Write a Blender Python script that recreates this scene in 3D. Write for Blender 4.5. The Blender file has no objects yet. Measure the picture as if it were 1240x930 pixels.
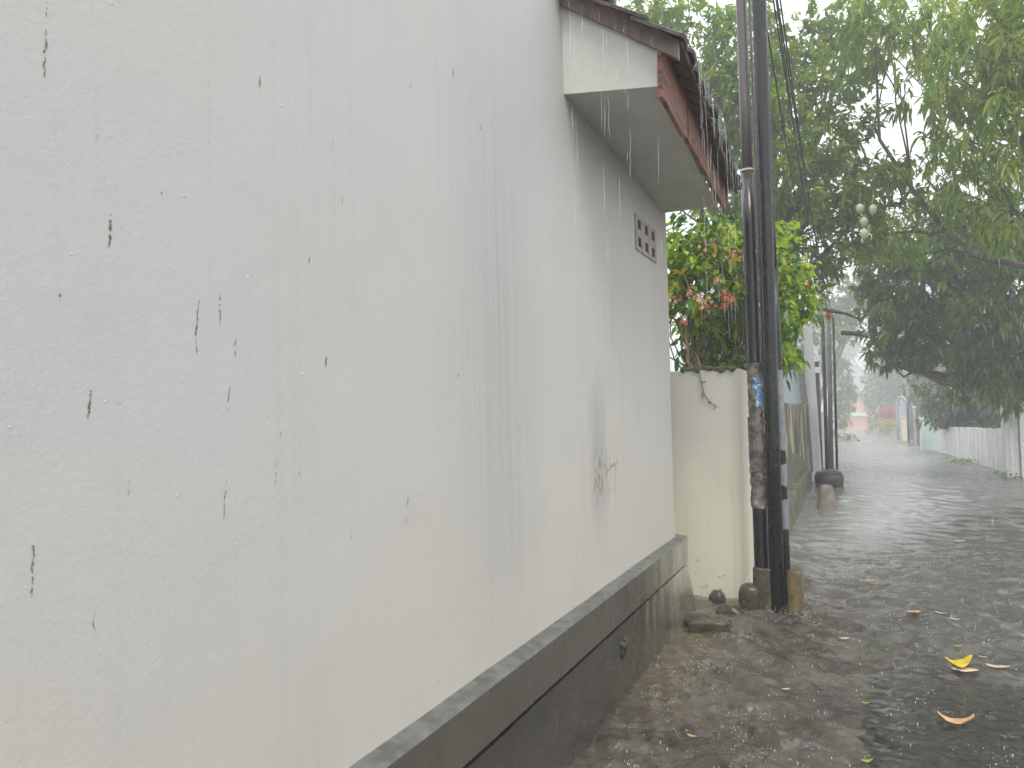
import bpy, bmesh, math, random
import numpy as np
from mathutils import Vector, Matrix, noise

random.seed(7); rng = np.random.default_rng(11)
scene = bpy.context.scene
COL = scene.collection
PI = math.pi

# ------------------------------------------------------------------ camera
F, CX, CY = 931.0, 620.0, 465.0
M = np.array([[0.91243396, 0.03727045, 0.40752322],
              [0.40860934, -0.02841648, -0.91226691],
              [-0.02242023, 0.9989011, -0.04115721]])
CAM = np.array([0, 0, 1.5])
cd = bpy.data.cameras.new('camera'); cam = bpy.data.objects.new('camera', cd); COL.objects.link(cam)
mw = Matrix.Identity(4)
for i in range(3):
    for j in range(3): mw[i][j] = float(M[i, j])
    mw[i][3] = float(CAM[i])
cam.matrix_world = mw
cd.sensor_fit = 'HORIZONTAL'; cd.sensor_width = 36; cd.lens = F / 1240 * 36
cd.clip_start = 0.05; cd.clip_end = 2000
scene.camera = cam
def ray(x, y): return M @ np.array([(x - CX) / F, -(y - CY) / F, -1.0])
def P(x, y, Y): r = ray(x, y); return Vector(CAM + r * (Y / r[1]))          # surveyed point at a known distance down the lane
def G(x, y, z=0.0): r = ray(x, y); return Vector(CAM + r * ((z - 1.5) / r[2]))
def W(x, y, X): r = ray(x, y); return Vector(CAM + r * (X / r[0]))

# ------------------------------------------------------------------ tagging
def tag(o, label=None, cat=None, group=None, kind=None):
    if label: o['label'] = label
    if cat: o['category'] = cat
    if group: o['group'] = group
    if kind: o['kind'] = kind
    return o
def empty(name, loc=(0, 0, 0)):
    o = bpy.data.objects.new(name, None); COL.objects.link(o); o.location = loc
    o.empty_display_size = 0.1
    return o

class MB:
    """collects shapes in world space and links them as ONE mesh"""
    def __init__(s): s.v = []; s.f = []; s.m = []; s.mi = 0
    def add(s, vs, fs):
        n = len(s.v); s.v.extend([tuple(v) for v in vs])
        for f in fs: s.f.append([n + i for i in f]); s.m.append(s.mi)
    def hexa(s, p):   # 8 points: bottom ring 0-3, top ring 4-7
        s.add(p, [(3, 2, 1, 0), (4, 5, 6, 7), (0, 1, 5, 4), (1, 2, 6, 5), (2, 3, 7, 6), (3, 0, 4, 7)])
    def box(s, x0, x1, y0, y1, z0, z1):
        s.hexa([(x0, y0, z0), (x1, y0, z0), (x1, y1, z0), (x0, y1, z0), (x0, y0, z1), (x1, y0, z1), (x1, y1, z1), (x0, y1, z1)])
    def obox(s, c, ax, ay, az):   # oriented box, half axes
        c, ax, ay, az = map(Vector, (c, ax, ay, az))
        s.hexa([c - ax - ay - az, c + ax - ay - az, c + ax + ay - az, c - ax + ay - az,
                c - ax - ay + az, c + ax - ay + az, c + ax + ay + az, c - ax + ay + az])
    def plate(s, pts, off):       # polygon with thickness
        off = Vector(off); n = len(pts); pts = [Vector(p) for p in pts]
        s.add(pts + [p + off for p in pts], [tuple(range(n))[::-1], tuple(range(n, 2 * n))] + [(i, (i + 1) % n, n + (i + 1) % n, n + i) for i in range(n)])
    def tube(s, pts, rad, n=8, cap=True):
        pts = [Vector(p) for p in pts]
        if not hasattr(rad, '__len__'): rad = [rad] * len(pts)
        rings = []; up = Vector((0.31, 0.17, 0.94))
        for i, p in enumerate(pts):
            t = (pts[min(i + 1, len(pts) - 1)] - pts[max(i - 1, 0)]).normalized()
            if abs(t.dot(up)) > .97: up = Vector((1, 0.1, 0))
            a = t.cross(up).normalized(); b = t.cross(a).normalized()
            rings.append([p + (a * math.cos(2 * PI * k / n) + b * math.sin(2 * PI * k / n)) * rad[i] for k in range(n)])
        vs = [v for r in rings for v in r]; fs = []
        for i in range(len(pts) - 1):
            for k in range(n):
                fs.append((i * n + k, i * n + (k + 1) % n, (i + 1) * n + (k + 1) % n, (i + 1) * n + k))
        if cap: fs += [tuple(range(n))[::-1], tuple(range((len(pts) - 1) * n, len(pts) * n))]
        s.add(vs, fs)
    def lathe(s, c, prof, n=20):  # vertical profile [(r,z)]
        c = Vector(c)
        s.tube_rings([[c + Vector((r * math.cos(2 * PI * k / n), r * math.sin(2 * PI * k / n), z)) for k in range(n)] for r, z in prof])
    def tube_rings(s, rings):
        n = len(rings[0]); vs = [v for r in rings for v in r]; fs = []
        for i in range(len(rings) - 1):
            for k in range(n): fs.append((i * n + k, i * n + (k + 1) % n, (i + 1) * n + (k + 1) % n, (i + 1) * n + k))
        fs += [tuple(range(n))[::-1], tuple(range((len(rings) - 1) * n, len(rings) * n))]
        s.add(vs, fs)
    def rock(s, c, rx, ry, rz, seed, flat=0.0, sub=3, amp=.22, sc=1.3):
        bm = bmesh.new(); bmesh.ops.create_icosphere(bm, subdivisions=sub, radius=1)
        for v in bm.verts:
            d = v.co.normalized()
            k = 1 + amp * noise.noise(d * sc + Vector((seed * 3.1, seed * 1.7, 0))) + amp * .35 * noise.noise(d * sc * 3.3 + Vector((0, seed, 9)))
            q = d * k
            if flat: q = Vector([math.copysign(abs(t) ** (1 - flat), t) for t in q])
            v.co = Vector((q.x * rx, q.y * ry, q.z * rz)) + Vector(c)
        bm.verts.ensure_lookup_table()
        s.add([v.co for v in bm.verts], [[v.index for v in f.verts] for f in bm.faces]); bm.free()
    def build(s, name, mats, parent=None, smooth=False, bevel=0, seg=2):
        me = bpy.data.meshes.new(name)
        org = Vector(parent.location) if parent and parent.parent is None else Vector((0, 0, 0))
        if parent and parent.parent is not None:
            org = Vector(parent.parent.location) + Vector(parent.location)
        if parent is None:
            xs = np.array(s.v); org = Vector(((xs[:, 0].min() + xs[:, 0].max()) / 2, (xs[:, 1].min() + xs[:, 1].max()) / 2, xs[:, 2].min()))
        me.from_pydata([(x - org.x, y - org.y, z - org.z) for x, y, z in s.v], [], s.f)
        if not isinstance(mats, (list, tuple)): mats = [mats]
        for m in mats: me.materials.append(m)
        if len(mats) > 1: me.polygons.foreach_set('material_index', s.m)
        if smooth: me.polygons.foreach_set('use_smooth', [True] * len(me.polygons))
        me.update()
        o = bpy.data.objects.new(name, me); COL.objects.link(o)
        if parent: o.parent = parent
        else: o.location = org
        if bevel:
            b = o.modifiers.new('bevel', 'BEVEL'); b.width = bevel; b.segments = seg; b.limit_method = 'ANGLE'; b.angle_limit = math.radians(40)
        return o

# ------------------------------------------------------------------ materials
class NT:
    def __init__(s, name):
        s.m = bpy.data.materials.new(name); s.m.use_nodes = True; s.t = s.m.node_tree; s.t.nodes.clear()
        s.out = s.n('ShaderNodeOutputMaterial'); s.p = s.n('ShaderNodeBsdfPrincipled')
        s.l(s.p.outputs[0], s.out.inputs['Surface'])
        s.geo = s.n('ShaderNodeNewGeometry'); s.pos = s.geo.outputs['Position']
    def n(s, t, **k):
        x = s.t.nodes.new(t)
        for a, b in k.items(): setattr(x, a, b)
        return x
    def l(s, a, b): s.t.links.new(a, b)
    def set(s, sock, v):
        if hasattr(v, 'is_linked') or isinstance(v, bpy.types.NodeSocket): s.l(v, sock)
        else: sock.default_value = v
    def map(s, scale, loc=(0, 0, 0), src=None, rot=(0, 0, 0)):
        m = s.n('ShaderNodeMapping'); s.l(src or s.pos, m.inputs[0]); m.inputs['Scale'].default_value = scale; m.inputs['Location'].default_value = loc; m.inputs['Rotation'].default_value = rot
        return m.outputs[0]
    def noise(s, scale, detail=4, rough=.55, vec=None, dist=0):
        x = s.n('ShaderNodeTexNoise'); s.l(vec or s.pos, x.inputs['Vector']); x.inputs['Scale'].default_value = scale
        x.inputs['Detail'].default_value = detail; x.inputs['Roughness'].default_value = rough; x.inputs['Distortion'].default_value = dist
        return x.outputs[0]
    def voro(s, scale, vec=None, feature='F1'):
        x = s.n('ShaderNodeTexVoronoi', feature=feature); s.l(vec or s.pos, x.inputs['Vector']); x.inputs['Scale'].default_value = scale
        return x.outputs[0]
    def ramp(s, v, a, b, ca=0.0, cb=1.0):     # smooth map range
        x = s.n('ShaderNodeMapRange', interpolation_type='SMOOTHSTEP'); s.set(x.inputs[0], v)
        for i, q in zip((1, 2, 3, 4), (a, b, ca, cb)): x.inputs[i].default_value = q
        return x.outputs[0]
    def math(s, op, a, b=0.0):
        x = s.n('ShaderNodeMath', operation=op); s.set(x.inputs[0], a); s.set(x.inputs[1], b); return x.outputs[0]
    def mix(s, fac, a, b, mode='MIX'):
        x = s.n('ShaderNodeMix', data_type='RGBA', blend_type=mode); s.set(x.inputs[0], fac)
        for k, v in ((6, a), (7, b)):
            s.set(x.inputs[k], (*v, 1) if isinstance(v, tuple) and len(v) == 3 else v)
        return x.outputs[2]
    def bump(s, h, strength=.5, dist=.01, nrm=None):
        x = s.n('ShaderNodeBump'); s.l(h, x.inputs['Height']); x.inputs['Strength'].default_value = strength; x.inputs['Distance'].default_value = dist
        if nrm: s.l(nrm, x.inputs['Normal'])
        return x.outputs[0]
    def sep(s):
        x = s.n('ShaderNodeSeparateXYZ'); s.l(s.pos, x.inputs[0]); return x.outputs
    def done(s, col=None, rough=.5, nrm=None, **k):
        if col is not None: s.set(s.p.inputs['Base Color'], (*col, 1) if isinstance(col, tuple) and len(col) == 3 else col)
        s.set(s.p.inputs['Roughness'], rough)
        if nrm is not None: s.l(nrm, s.p.inputs['Normal'])
        for a, b in k.items(): s.set(s.p.inputs[a.replace('_', ' ')], b)
        return s.m

def mottle(name, c1, c2, scale=6, rough=.5, bump=.4, bscale=40, stretch=(1, 1, 1), lo=.35, hi=.65, bd=.004, c3=None, s3=2.0, t3=(.55, .7)):
    t = NT(name); v = t.map(stretch)
    c = t.mix(t.ramp(t.noise(scale, 6, .62, v), lo, hi), c1, c2)
    if c3: c = t.mix(t.ramp(t.noise(s3, 5, .6, t.map(stretch, (7, 3, 1))), *t3), c, c3)
    r = t.ramp(t.noise(scale * .7, 4, .6, v), .3, .7, max(.03, rough - .12), min(1, rough + .12))
    return t.done(c, r, t.bump(t.noise(bscale, 5, .6, v), bump, bd))

MAT = {}
# whitewashed wall : lime wash over render with rain-washed streaks of dirt
t = NT('white_limewash'); sp = t.sep()
big = t.noise(.32, 2, .5); c = t.mix(t.ramp(big, .3, .7), (.495, .500, .496), (.515, .494, .455))
c = t.mix(t.math('MULTIPLY', t.ramp(t.math('ADD', sp[2], t.math('MULTIPLY', t.noise(.8, 3), 1.1)), 2.3, 1.2), .6), c, (.53, .485, .42))  # warm light low on the wall, painted into the limewash colour
c = t.mix(t.math('MULTIPLY', t.ramp(t.noise(2.4, 6, .65), .48, .72), .16), c, (.36, .365, .355))
c = t.mix(t.math('MULTIPLY', t.ramp(t.noise(1, 6, .7, t.map((1, 30, .35), (0, 9, 2))), .5, .8), .22), c, (.34, .345, .335))
c = t.mix(t.math('MULTIPLY', t.ramp(t.noise(9, 5, .6), .45, .75), .12), c, (.50, .50, .48))
str1 = t.noise(1, 7, .68, t.map((1, 60, .45)))
def band(y0, y1, w, z0=None, z1=None, zw=.3):
    a = t.math('MULTIPLY', t.ramp(sp[1], y0 - w, y0 + w), t.ramp(sp[1], y1 - w, y1 + w, 1, 0))
    if z0 is not None: a = t.math('MULTIPLY', a, t.math('MULTIPLY', t.ramp(sp[2], z0 - zw, z0 + zw), t.ramp(sp[2], z1 - zw, z1 + zw, 1, 0)))
    return a
s1 = t.math('MULTIPLY', t.ramp(str1, .22, .80), t.math('MULTIPLY', band(2.40, 2.92, .34, .9, 2.75, .7), .62))
c = t.mix(t.math('MULTIPLY', band(2.45, 2.85, .35, .7, 2.6, .6), .22), c, (.36, .375, .37))
c = t.mix(s1, c, (.285, .305, .302))
s2 = t.math('MULTIPLY', t.ramp(str1, .33, .52), t.math('MULTIPLY', band(3.74, 3.98, .10, .95, 1.62, .25), .62))
c = t.mix(s2, c, (.29, .30, .295))
s3 = t.math('MULTIPLY', t.ramp(t.noise(1, 5, .7, t.map((1, 20, .8), (0, 3, 2))), .5, .75), band(3.3, 5.7, .3, .5, 2.6, .4))
c = t.mix(t.math('MULTIPLY', s3, .4), c, (.38, .385, .375))
# patch of flaked paint
fl = t.math('MULTIPLY', t.ramp(t.noise(1, 6, .75, t.map((1, 15, 7), (0, 4.3, 2)), 1.2), .52, .58), band(3.76, 4.18, .06, 1.04, 1.30, .06))
c = t.mix(t.math('MULTIPLY', fl, .9), c, (.25, .20, .11))
# splash line above the plinth
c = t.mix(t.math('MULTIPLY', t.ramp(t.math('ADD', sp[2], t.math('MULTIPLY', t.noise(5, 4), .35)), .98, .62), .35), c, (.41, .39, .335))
pit = t.ramp(t.voro(7), .0, .055)
h = t.math('ADD', t.math('MULTIPLY', t.noise(75, 6, .7), .5), t.math('ADD', t.math('MULTIPLY', t.noise(8, 4, .5), .5), t.math('MULTIPLY', pit, .2)))
c = t.mix(pit, (.46, .46, .45), c)
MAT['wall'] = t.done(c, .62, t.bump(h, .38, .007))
MAT['crack'] = mottle('exposed_render', (.10, .085, .06), (.26, .22, .16), 60, .9, .5, 90)
MAT['chip'] = mottle('bare_lime', (.58, .58, .57), (.52, .52, .50), 60, .8, .3, 90)

# plinth : wet cement, blackened, algae-stained low down, paler cream towards the far corner
t = NT('wet_cement_plinth'); sp = t.sep()
st = t.noise(1, 6, .7, t.map((1, 7, 1.1)))
e = t.math('ADD', sp[1], t.math('MULTIPLY', t.math('SUBTRACT', st, .5), 2.6))
pale = t.ramp(e, 4.3, 5.6)
c = t.mix(t.ramp(t.noise(2.2, 6, .6), .3, .7), (.038, .034, .027), (.062, .056, .046))
c = t.mix(t.math('MULTIPLY', pale, t.ramp(sp[2], .1, .42, .35, 1.0)), c, (.36, .335, .25))
c = t.mix(t.math('MULTIPLY', t.ramp(t.noise(4, 6, .7), .52, .66), t.ramp(sp[2], .32, .02, 0, .8)), c, (.055, .058, .022))
c = t.mix(t.math('MULTIPLY', t.ramp(sp[2], .392, .396), .35), c, (.15, .14, .115))
MAT['plinth'] = t.done(c, t.ramp(t.noise(5, 4), .3, .7, .16, .36), t.bump(t.noise(28, 6, .65), .25, .005))
MAT['ledge'] = mottle('cement_ledge', (.145, .148, .140), (.085, .085, .078), 14, .45, .5, 40)

# cream boundary wall
t = NT('cream_paint'); sp = t.sep()
c = t.mix(t.ramp(t.math('ADD', sp[2], t.math('MULTIPLY', t.noise(3, 5), .8)), 1.75, 1.1), (.60, .575, .51), (.70, .675, .525))
c = t.mix(t.math('MULTIPLY', t.ramp(t.noise(1, 6, .7, t.map((26, 26, .7))), .5, .75), .4), c, (.50, .47, .36))
c = t.mix(t.math('MULTIPLY', t.ramp(t.noise(13, 7, .75), .58, .68), t.ramp(sp[2], .60, .05)), c, (.16, .135, .075))
MAT['cream'] = t.done(c, .5, t.bump(t.noise(45, 6, .6), .25, .004))
MAT['fascia'] = mottle('red_oxide_board', (.13, .03, .016), (.30, .085, .045), 5, .45, .5, 30, (1.5, 1.5, 14), .3, .7, .004, (.035, .02, .015), 4.0, (.50, .62))
t = NT('weathered_barge_board')
v = t.map((4, 20, 2)); c = t.mix(t.ramp(t.noise(3, 6, .7, v), .3, .7), (.085, .06, .048), (.22, .165, .135))
c = t.mix(t.ramp(t.noise(6, 5, .7), .56, .66), c, (.28, .10, .065))
MAT['barge'] = t.done(c, .42, t.bump(t.noise(30, 5, .6, v), .5, .004))
MAT['tile'] = mottle('wet_dark_tile', (.028, .026, .026), (.10, .075, .06), 9, .3, .8, 40, c3=(.03, .045, .02), s3=5)
MAT['panel'] = mottle('white_ceiling_board', (.58, .58, .54), (.50, .50, .455), 2.5, .55, .25, 40, c3=(.40, .39, .33), s3=1.6, t3=(.55, .75))
MAT['soffit'] = mottle('grey_soffit_board', (.50, .49, .45), (.43, .42, .38), 1.6, .55, .25, 40, (1, 1, 1), c3=(.33, .31, .25), s3=1.2, t3=(.56, .78))
MAT['vent'] = mottle('brown_vent_block', (.34, .29, .26), (.42, .37, .33), 20, .7, .5, 60)
MAT['void'] = mottle('shadow_void', (.015, .014, .012), (.03, .028, .025), 10, .9, .1)
t = NT('black_pole_paint'); sp = t.sep()
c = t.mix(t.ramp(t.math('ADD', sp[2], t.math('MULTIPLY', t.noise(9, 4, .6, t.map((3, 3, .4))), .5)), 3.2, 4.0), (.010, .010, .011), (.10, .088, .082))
MAT['pole'] = t.done(c, t.ramp(t.noise(14, 4), .3, .7, .10, .28), t.bump(t.noise(22, 5, .6, t.map((1, 1, .3))), .35, .004), Coat_Weight=.12, Coat_Roughness=.1, Specular_IOR_Level=.35)
t = NT('black_bitumen_paint'); MAT['poleb'] = t.done(t.mix(t.ramp(t.noise(6, 5), .4, .7), (.006, .006, .007), (.016, .015, .016)), t.ramp(t.noise(14, 4), .3, .7, .12, .3), t.bump(t.noise(22, 5, .6, t.map((1, 1, .3))), .3, .004), Coat_Weight=.12, Coat_Roughness=.1, Specular_IOR_Level=.35)
MAT['pipe'] = mottle('grey_conduit', (.22, .22, .22), (.14, .14, .14), 8, .3, .2)
MAT['band'] = mottle('pale_strap', (.55, .53, .45), (.4, .38, .32), 30, .5, .2)
MAT['poster'] = mottle('torn_paper', (.20, .17, .145), (.05, .045, .04), 15, .6, .8, 45, (1, 1, 1), .38, .62, .006, (.33, .30, .27), 12, (.57, .64))
MAT['blueposter'] = mottle('torn_blue_paper', (.10, .25, .46), (.16, .34, .55), 20, .5, .4, 40, c3=(.62, .68, .72), s3=28, t3=(.54, .6))
MAT['dirtposter'] = mottle('scorched_paper', (.10, .075, .055), (.22, .18, .14), 20, .7, .8, 45)
MAT['label'] = mottle('washed_label', (.15, .17, .20), (.24, .24, .23), 12, .5, .3, 40, c3=(.16, .24, .40), s3=16)
MAT['concrete'] = mottle('wet_brown_concrete', (.085, .058, .026), (.17, .12, .055), 9, .3, .7, 35, (1, 1, .5), c3=(.035, .035, .02), s3=4)
MAT['stone'] = mottle('wet_stone', (.030, .026, .022), (.075, .066, .056), 10, .3, .8, 30, c3=(.03, .035, .018), s3=6)
MAT['slabstone'] = mottle('wet_mossy_brick', (.060, .050, .026), (.036, .030, .018), 16, .22, .8, 40, c3=(.13, .105, .07), s3=7)
MAT['moss_wall'] = mottle('mildewed_wall', (.46, .40, .28), (.045, .042, .030), 2.2, .6, .7, 25, (1, 1.3, .30), .42, .56, .01, (.05, .06, .022), 1.8, (.5, .62))
MAT['mossbase'] = mottle('mossy_base', (.16, .15, .105), (.045, .05, .028), 5, .5, .7, 25, c3=(.07, .085, .025), s3=4, t3=(.48, .58))
MAT['blue'] = mottle('pale_blue_paint', (.42, .50, .58), (.54, .60, .66), 1.6, .5, .2)
MAT['white'] = mottle('white_paint', (.72, .73, .74), (.60, .61, .61), 2, .55, .3, 25, (1, 1, .4))
MAT['fence'] = mottle('stained_white_fence', (.76, .76, .75), (.62, .62, .60), 2.4, .6, .4, 20, (2.4, 2.4, .3), .4, .62, .008, (.34, .33, .31), 3, (.58, .72))
MAT['dark'] = mottle('dark_paint', (.045, .045, .048), (.075, .075, .075), 6, .4, .3)
MAT['tyre'] = mottle('black_drum', (.022, .022, .021), (.045, .043, .04), 12, .35, .6, 30)
MAT['bollard'] = mottle('bollard_concrete', (.15, .12, .095), (.25, .21, .17), 8, .45, .7, 30)
MAT['mint'] = mottle('mint_paint', (.34, .52, .43), (.42, .58, .50), 4, .5, .2)
MAT['creampost'] = mottle('cream_post', (.55, .47, .34), (.62, .55, .42), 4, .5, .2)
MAT['orange'] = mottle('orange_wall', (.62, .14, .08), (.70, .22, .14), 1, .6, .2)
MAT['farroof'] = mottle('grey_roof', (.20, .20, .21), (.28, .28, .28), 1, .6, .3)
MAT['red'] = mottle('red_cap', (.60, .04, .03), (.5, .05, .04), 10, .4, .1)
MAT['cable'] = mottle('cable_rubber', (.02, .02, .02), (.03, .03, .03), 20, .4, .1)
MAT['bark'] = mottle('wet_bark', (.045, .036, .028), (.10, .085, .065), 7, .6, 1, 25, (1, 1, .3), bd=.02)
MAT['stem'] = mottle('reddish_stem', (.20, .09, .06), (.30, .17, .11), 20, .5, .4)
MAT['soil'] = mottle('wet_soil', (.05, .042, .03), (.085, .075, .05), 2, .5, .8, 12, c3=(.035, .06, .02), s3=.6, t3=(.45, .55))
MAT['moss'] = mottle('moss', (.045, .07, .016), (.085, .105, .025), 40, .9, 1, 90)

def leafmat(name, c1, c2, trans=.55, rough=.34):
    t = NT(name)
    r = t.geo.outputs['Random Per Island']
    c = t.mix(t.math('MULTIPLY', r, 1.0), c1, c2)
    c = t.mix(t.math('MULTIPLY', t.ramp(t.noise(.9, 2), .4, .65), .5), c, tuple(x * 1.5 for x in c2))
    m = t.done(c, rough)
    tr = t.n('ShaderNodeBsdfTranslucent'); t.l(t.mix(1.0, c, (1.0, 1.0, .45), 'MULTIPLY'), tr.inputs[0])
    mx = t.n('ShaderNodeMixShader'); mx.inputs[0].default_value = trans
    t.l(t.p.outputs[0], mx.inputs[1]); t.l(tr.outputs[0], mx.inputs[2]); t.l(mx.outputs[0], t.out.inputs['Surface'])
    return m
MAT['leaf_dark'] = leafmat('mango_leaf', (.080, .155, .014), (.145, .235, .022))
MAT['leaf_deep'] = leafmat('deep_mango_leaf', (.048, .125, .012), (.11, .20, .020))
MAT['leaf_mid'] = leafmat('garden_leaf', (.125, .225, .028), (.22, .33, .045))
MAT['leaf_young'] = leafmat('young_leaf', (.20, .30, .03), (.34, .38, .05), .45)
MAT['leaf_bush'] = leafmat('creeper_leaf', (.22, .38, .02), (.40, .50, .03), .5, .3)
MAT['leaf_bush_deep'] = leafmat('creeper_inner_leaf', (.045, .14, .016), (.09, .21, .03), .38, .3)
MAT['leaf_tip'] = leafmat('creeper_tip', (.48, .44, .04), (.52, .32, .06), .4)
MAT['leaf_grey'] = leafmat('hedge_leaf', (.045, .06, .042), (.07, .085, .055), .25)
MAT['leaf_far'] = leafmat('far_leaf', (.06, .10, .04), (.10, .15, .05))
MAT['leaf_red'] = leafmat('red_shrub_leaf', (.34, .035, .05), (.42, .07, .08))
MAT['petal_pink'] = leafmat('pink_petal', (.66, .06, .10), (.72, .18, .20), .3)
MAT['petal_white'] = leafmat('pale_petal', (.78, .66, .48), (.80, .52, .42), .3)
MAT['fruit'] = mottle('pale_mango_skin', (.42, .50, .30), (.34, .44, .22), 6, .35, .1)
def dead(name, c): return mottle(name, c, tuple(x * .7 for x in c), 14, .4, .4, 50)
MAT['dead_yellow'] = dead('yellow_dead_leaf', (.78, .58, .03)); MAT['dead_tan'] = dead('tan_dead_leaf', (.68, .42, .20))
MAT['dead_pale'] = dead('pale_dead_leaf', (.62, .47, .34)); MAT['dead_red'] = dead('rust_dead_leaf', (.46, .16, .07)); MAT['dead_green'] = dead('green_fallen_leaf', (.30, .40, .03))
MAT['dead_brown'] = dead('brown_dead_leaf', (.20, .12, .05))

# rain water as drops and strings
t = NT('rain_water')
t.done((.86, .88, .90), .12, Specular_IOR_Level=1.0)
tr = t.n('ShaderNodeBsdfTransparent'); mx = t.n('ShaderNodeMixShader'); mx.inputs[0].default_value = .24
t.l(tr.outputs[0], mx.inputs[1]); t.l(t.p.outputs[0], mx.inputs[2]); t.l(mx.outputs[0], t.out.inputs['Surface'])
MAT['rain'] = t.m
MAT['splash'] = t.m.copy(); MAT['splash'].name = 'splash_water'; [setattr(q.inputs[0], 'default_value', .6) for q in MAT['splash'].node_tree.nodes if q.bl_idname == 'ShaderNodeMixShader']

# flooded lane : muddy sheet of running water on the left, thin film on asphalt at the right
t = NT('flooded_road'); sp = t.sep()
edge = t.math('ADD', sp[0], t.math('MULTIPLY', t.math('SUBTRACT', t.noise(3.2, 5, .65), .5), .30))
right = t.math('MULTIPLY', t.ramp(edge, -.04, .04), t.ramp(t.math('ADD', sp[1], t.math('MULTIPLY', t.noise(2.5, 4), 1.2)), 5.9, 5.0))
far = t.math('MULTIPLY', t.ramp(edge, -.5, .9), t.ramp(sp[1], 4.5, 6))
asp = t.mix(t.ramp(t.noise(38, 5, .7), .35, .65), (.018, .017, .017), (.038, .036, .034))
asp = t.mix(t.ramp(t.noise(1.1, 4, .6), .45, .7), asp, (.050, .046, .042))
mud = t.mix(t.ramp(t.noise(2.0, 6, .65), .32, .68), (.042, .034, .026), (.098, .082, .064))
mud = t.mix(t.ramp(t.noise(5, 5, .6), .5, .75), mud, (.024, .019, .014))
apron = t.math('MULTIPLY', t.ramp(t.math('ADD', sp[0], t.math('MULTIPLY', t.noise(4, 4), .4)), -.5, -.85), t.ramp(sp[1], 3.4, 4.4))
mud = t.mix(t.math('MULTIPLY', apron, .6), mud, (.12, .10, .062))
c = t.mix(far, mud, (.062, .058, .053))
sky_glare = t.math('MULTIPLY', t.ramp(t.math('ADD', sp[1], t.math('MULTIPLY', t.noise(.9, 4), 3.0)), 6.2, 12.5), t.ramp(t.math('ADD', t.math('ADD', sp[0], t.math('MULTIPLY', t.noise(1.1, 4), 1.2)), t.math('MULTIPLY', sp[1], -.22)), -.9, -1.7, .35, 1.0))  # sky glare painted in farther off, held back at right for the trees' reflection
c = t.mix(t.math('MULTIPLY', sky_glare, .85), c, (.20, .195, .185))
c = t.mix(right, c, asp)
seam = t.math('MULTIPLY', t.ramp(t.math('ABSOLUTE', t.math('ADD', edge, -.0)), .03, .012), t.ramp(sp[1], 4.6, 4.3))
c = t.mix(t.math('MULTIPLY', seam, .9), c, (.012, .011, .01))
vv = t.map((1.0, .62, 1))
b1 = t.bump(t.noise(17, 5, .6, vv, .6), .9, .035)
b2 = t.bump(t.noise(70, 4, .65, vv), .5, .008, b1)
near = t.ramp(sp[1], 3, 15, 1.0, .22)
for bn in (b1, b2): t.set(bn.node.inputs['Strength'], t.math('MULTIPLY', t.math('MULTIPLY', near, t.ramp(right, 0, 1, 1.0, .45)), .38 if bn is b1 else .2))
wet = t.ramp(t.noise(1.6, 4, .6, t.map((1, .6, 1), (4, 2, 0))), .38, .66)
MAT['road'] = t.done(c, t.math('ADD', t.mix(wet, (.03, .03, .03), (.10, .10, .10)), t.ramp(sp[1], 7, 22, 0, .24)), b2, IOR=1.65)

# ------------------------------------------------------------------ ground and road
def zg(y): return -.019 * max(0., y - 26) ** 2 / (max(0., y - 26) + 8) if y < 160 else zg(159.9)     # the lane drops gently beyond the bend
g = MB(); gyy = [-60] + list(range(20, 164, 4)) + [600]
for q0, q1 in zip(gyy[:-1], gyy[1:]): g.add([(-300, q0, zg(q0) - .03), (300, q0, zg(q0) - .03), (300, q1, zg(q1) - .03), (-300, q1, zg(q1) - .03)], [(0, 1, 2, 3)])
tag(g.build('ground', MAT['soil']), kind='structure')

ys = [-3.0, -1.0, .5, 1.5]
y = 2.2
while y < 158: ys.append(y); y *= 1.0036 if y < 9 else 1.0062
xs = np.concatenate([np.arange(-1.32, 1.9, .0125), np.arange(1.9, 4.7, .04), np.arange(5, 9, .5)])
ys = np.array(ys)
XX, YY = np.meshgrid(xs, ys)
ZZ = np.zeros_like(XX)
cell = np.maximum(.0125, YY * np.where(YY < 9, .0036, .0062))
for k in range(46):
    lam = .065 * 1.05 ** k; a = rng.normal(1.2, .65); q = 2 * PI / lam; ph = rng.uniform(0, 6.28)
    amp = .0019 * (lam / .1) ** .8
    fade = np.clip(lam / cell / 2.5 - .8, 0, 1)
    mod = .55 + .45 * np.sin(XX * rng.uniform(.5, 2.5) + YY * rng.uniform(.3, 1.6) + rng.uniform(0, 6))
    ZZ += amp * fade * mod * np.sin(q * (XX * math.cos(a) + YY * math.sin(a)) + ph + 1.3 * np.sin(XX * 5 + k) + 1.1 * np.sin(YY * 3.1 + k * 2))
wleft = 1 / (1 + np.exp((XX - .02 - .08 * np.sin(YY * 5)) / .03))
calm = np.where(YY < 4.9, .22 + .78 * wleft, np.clip(1.0 - (YY - 6) * .05, .5, 1))
ZZ *= calm
for (px_, py_, sx, sy, A0) in [(850, 812, .16, .22, 1.0), (915, 885, .20, .22, .8), (905, 930, .12, .15, .8), (945, 748, .16, .14, .8), (1050, 640, .5, .9, .5), (1020, 690, .4, .6, .35), (880, 775, .2, .2, .5)]:      # boiling patches under the spouts
    c_ = G(px_, py_); env = np.exp(-((XX - c_.x) / sx) ** 2 - ((YY - c_.y) / sy) ** 2)
    for k in range(26):
        lam = rng.uniform(.035, .11); a = rng.uniform(0, 6.28); fade = np.clip(lam / cell / 2.5 - .8, 0, 1)
        ZZ += A0 * .0016 * (lam / .06) * fade * env * np.sin(2 * PI / lam * (XX * math.cos(a) + YY * math.sin(a)) + rng.uniform(0, 6) + 1.5 * np.sin(XX * 9 + k))
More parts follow.
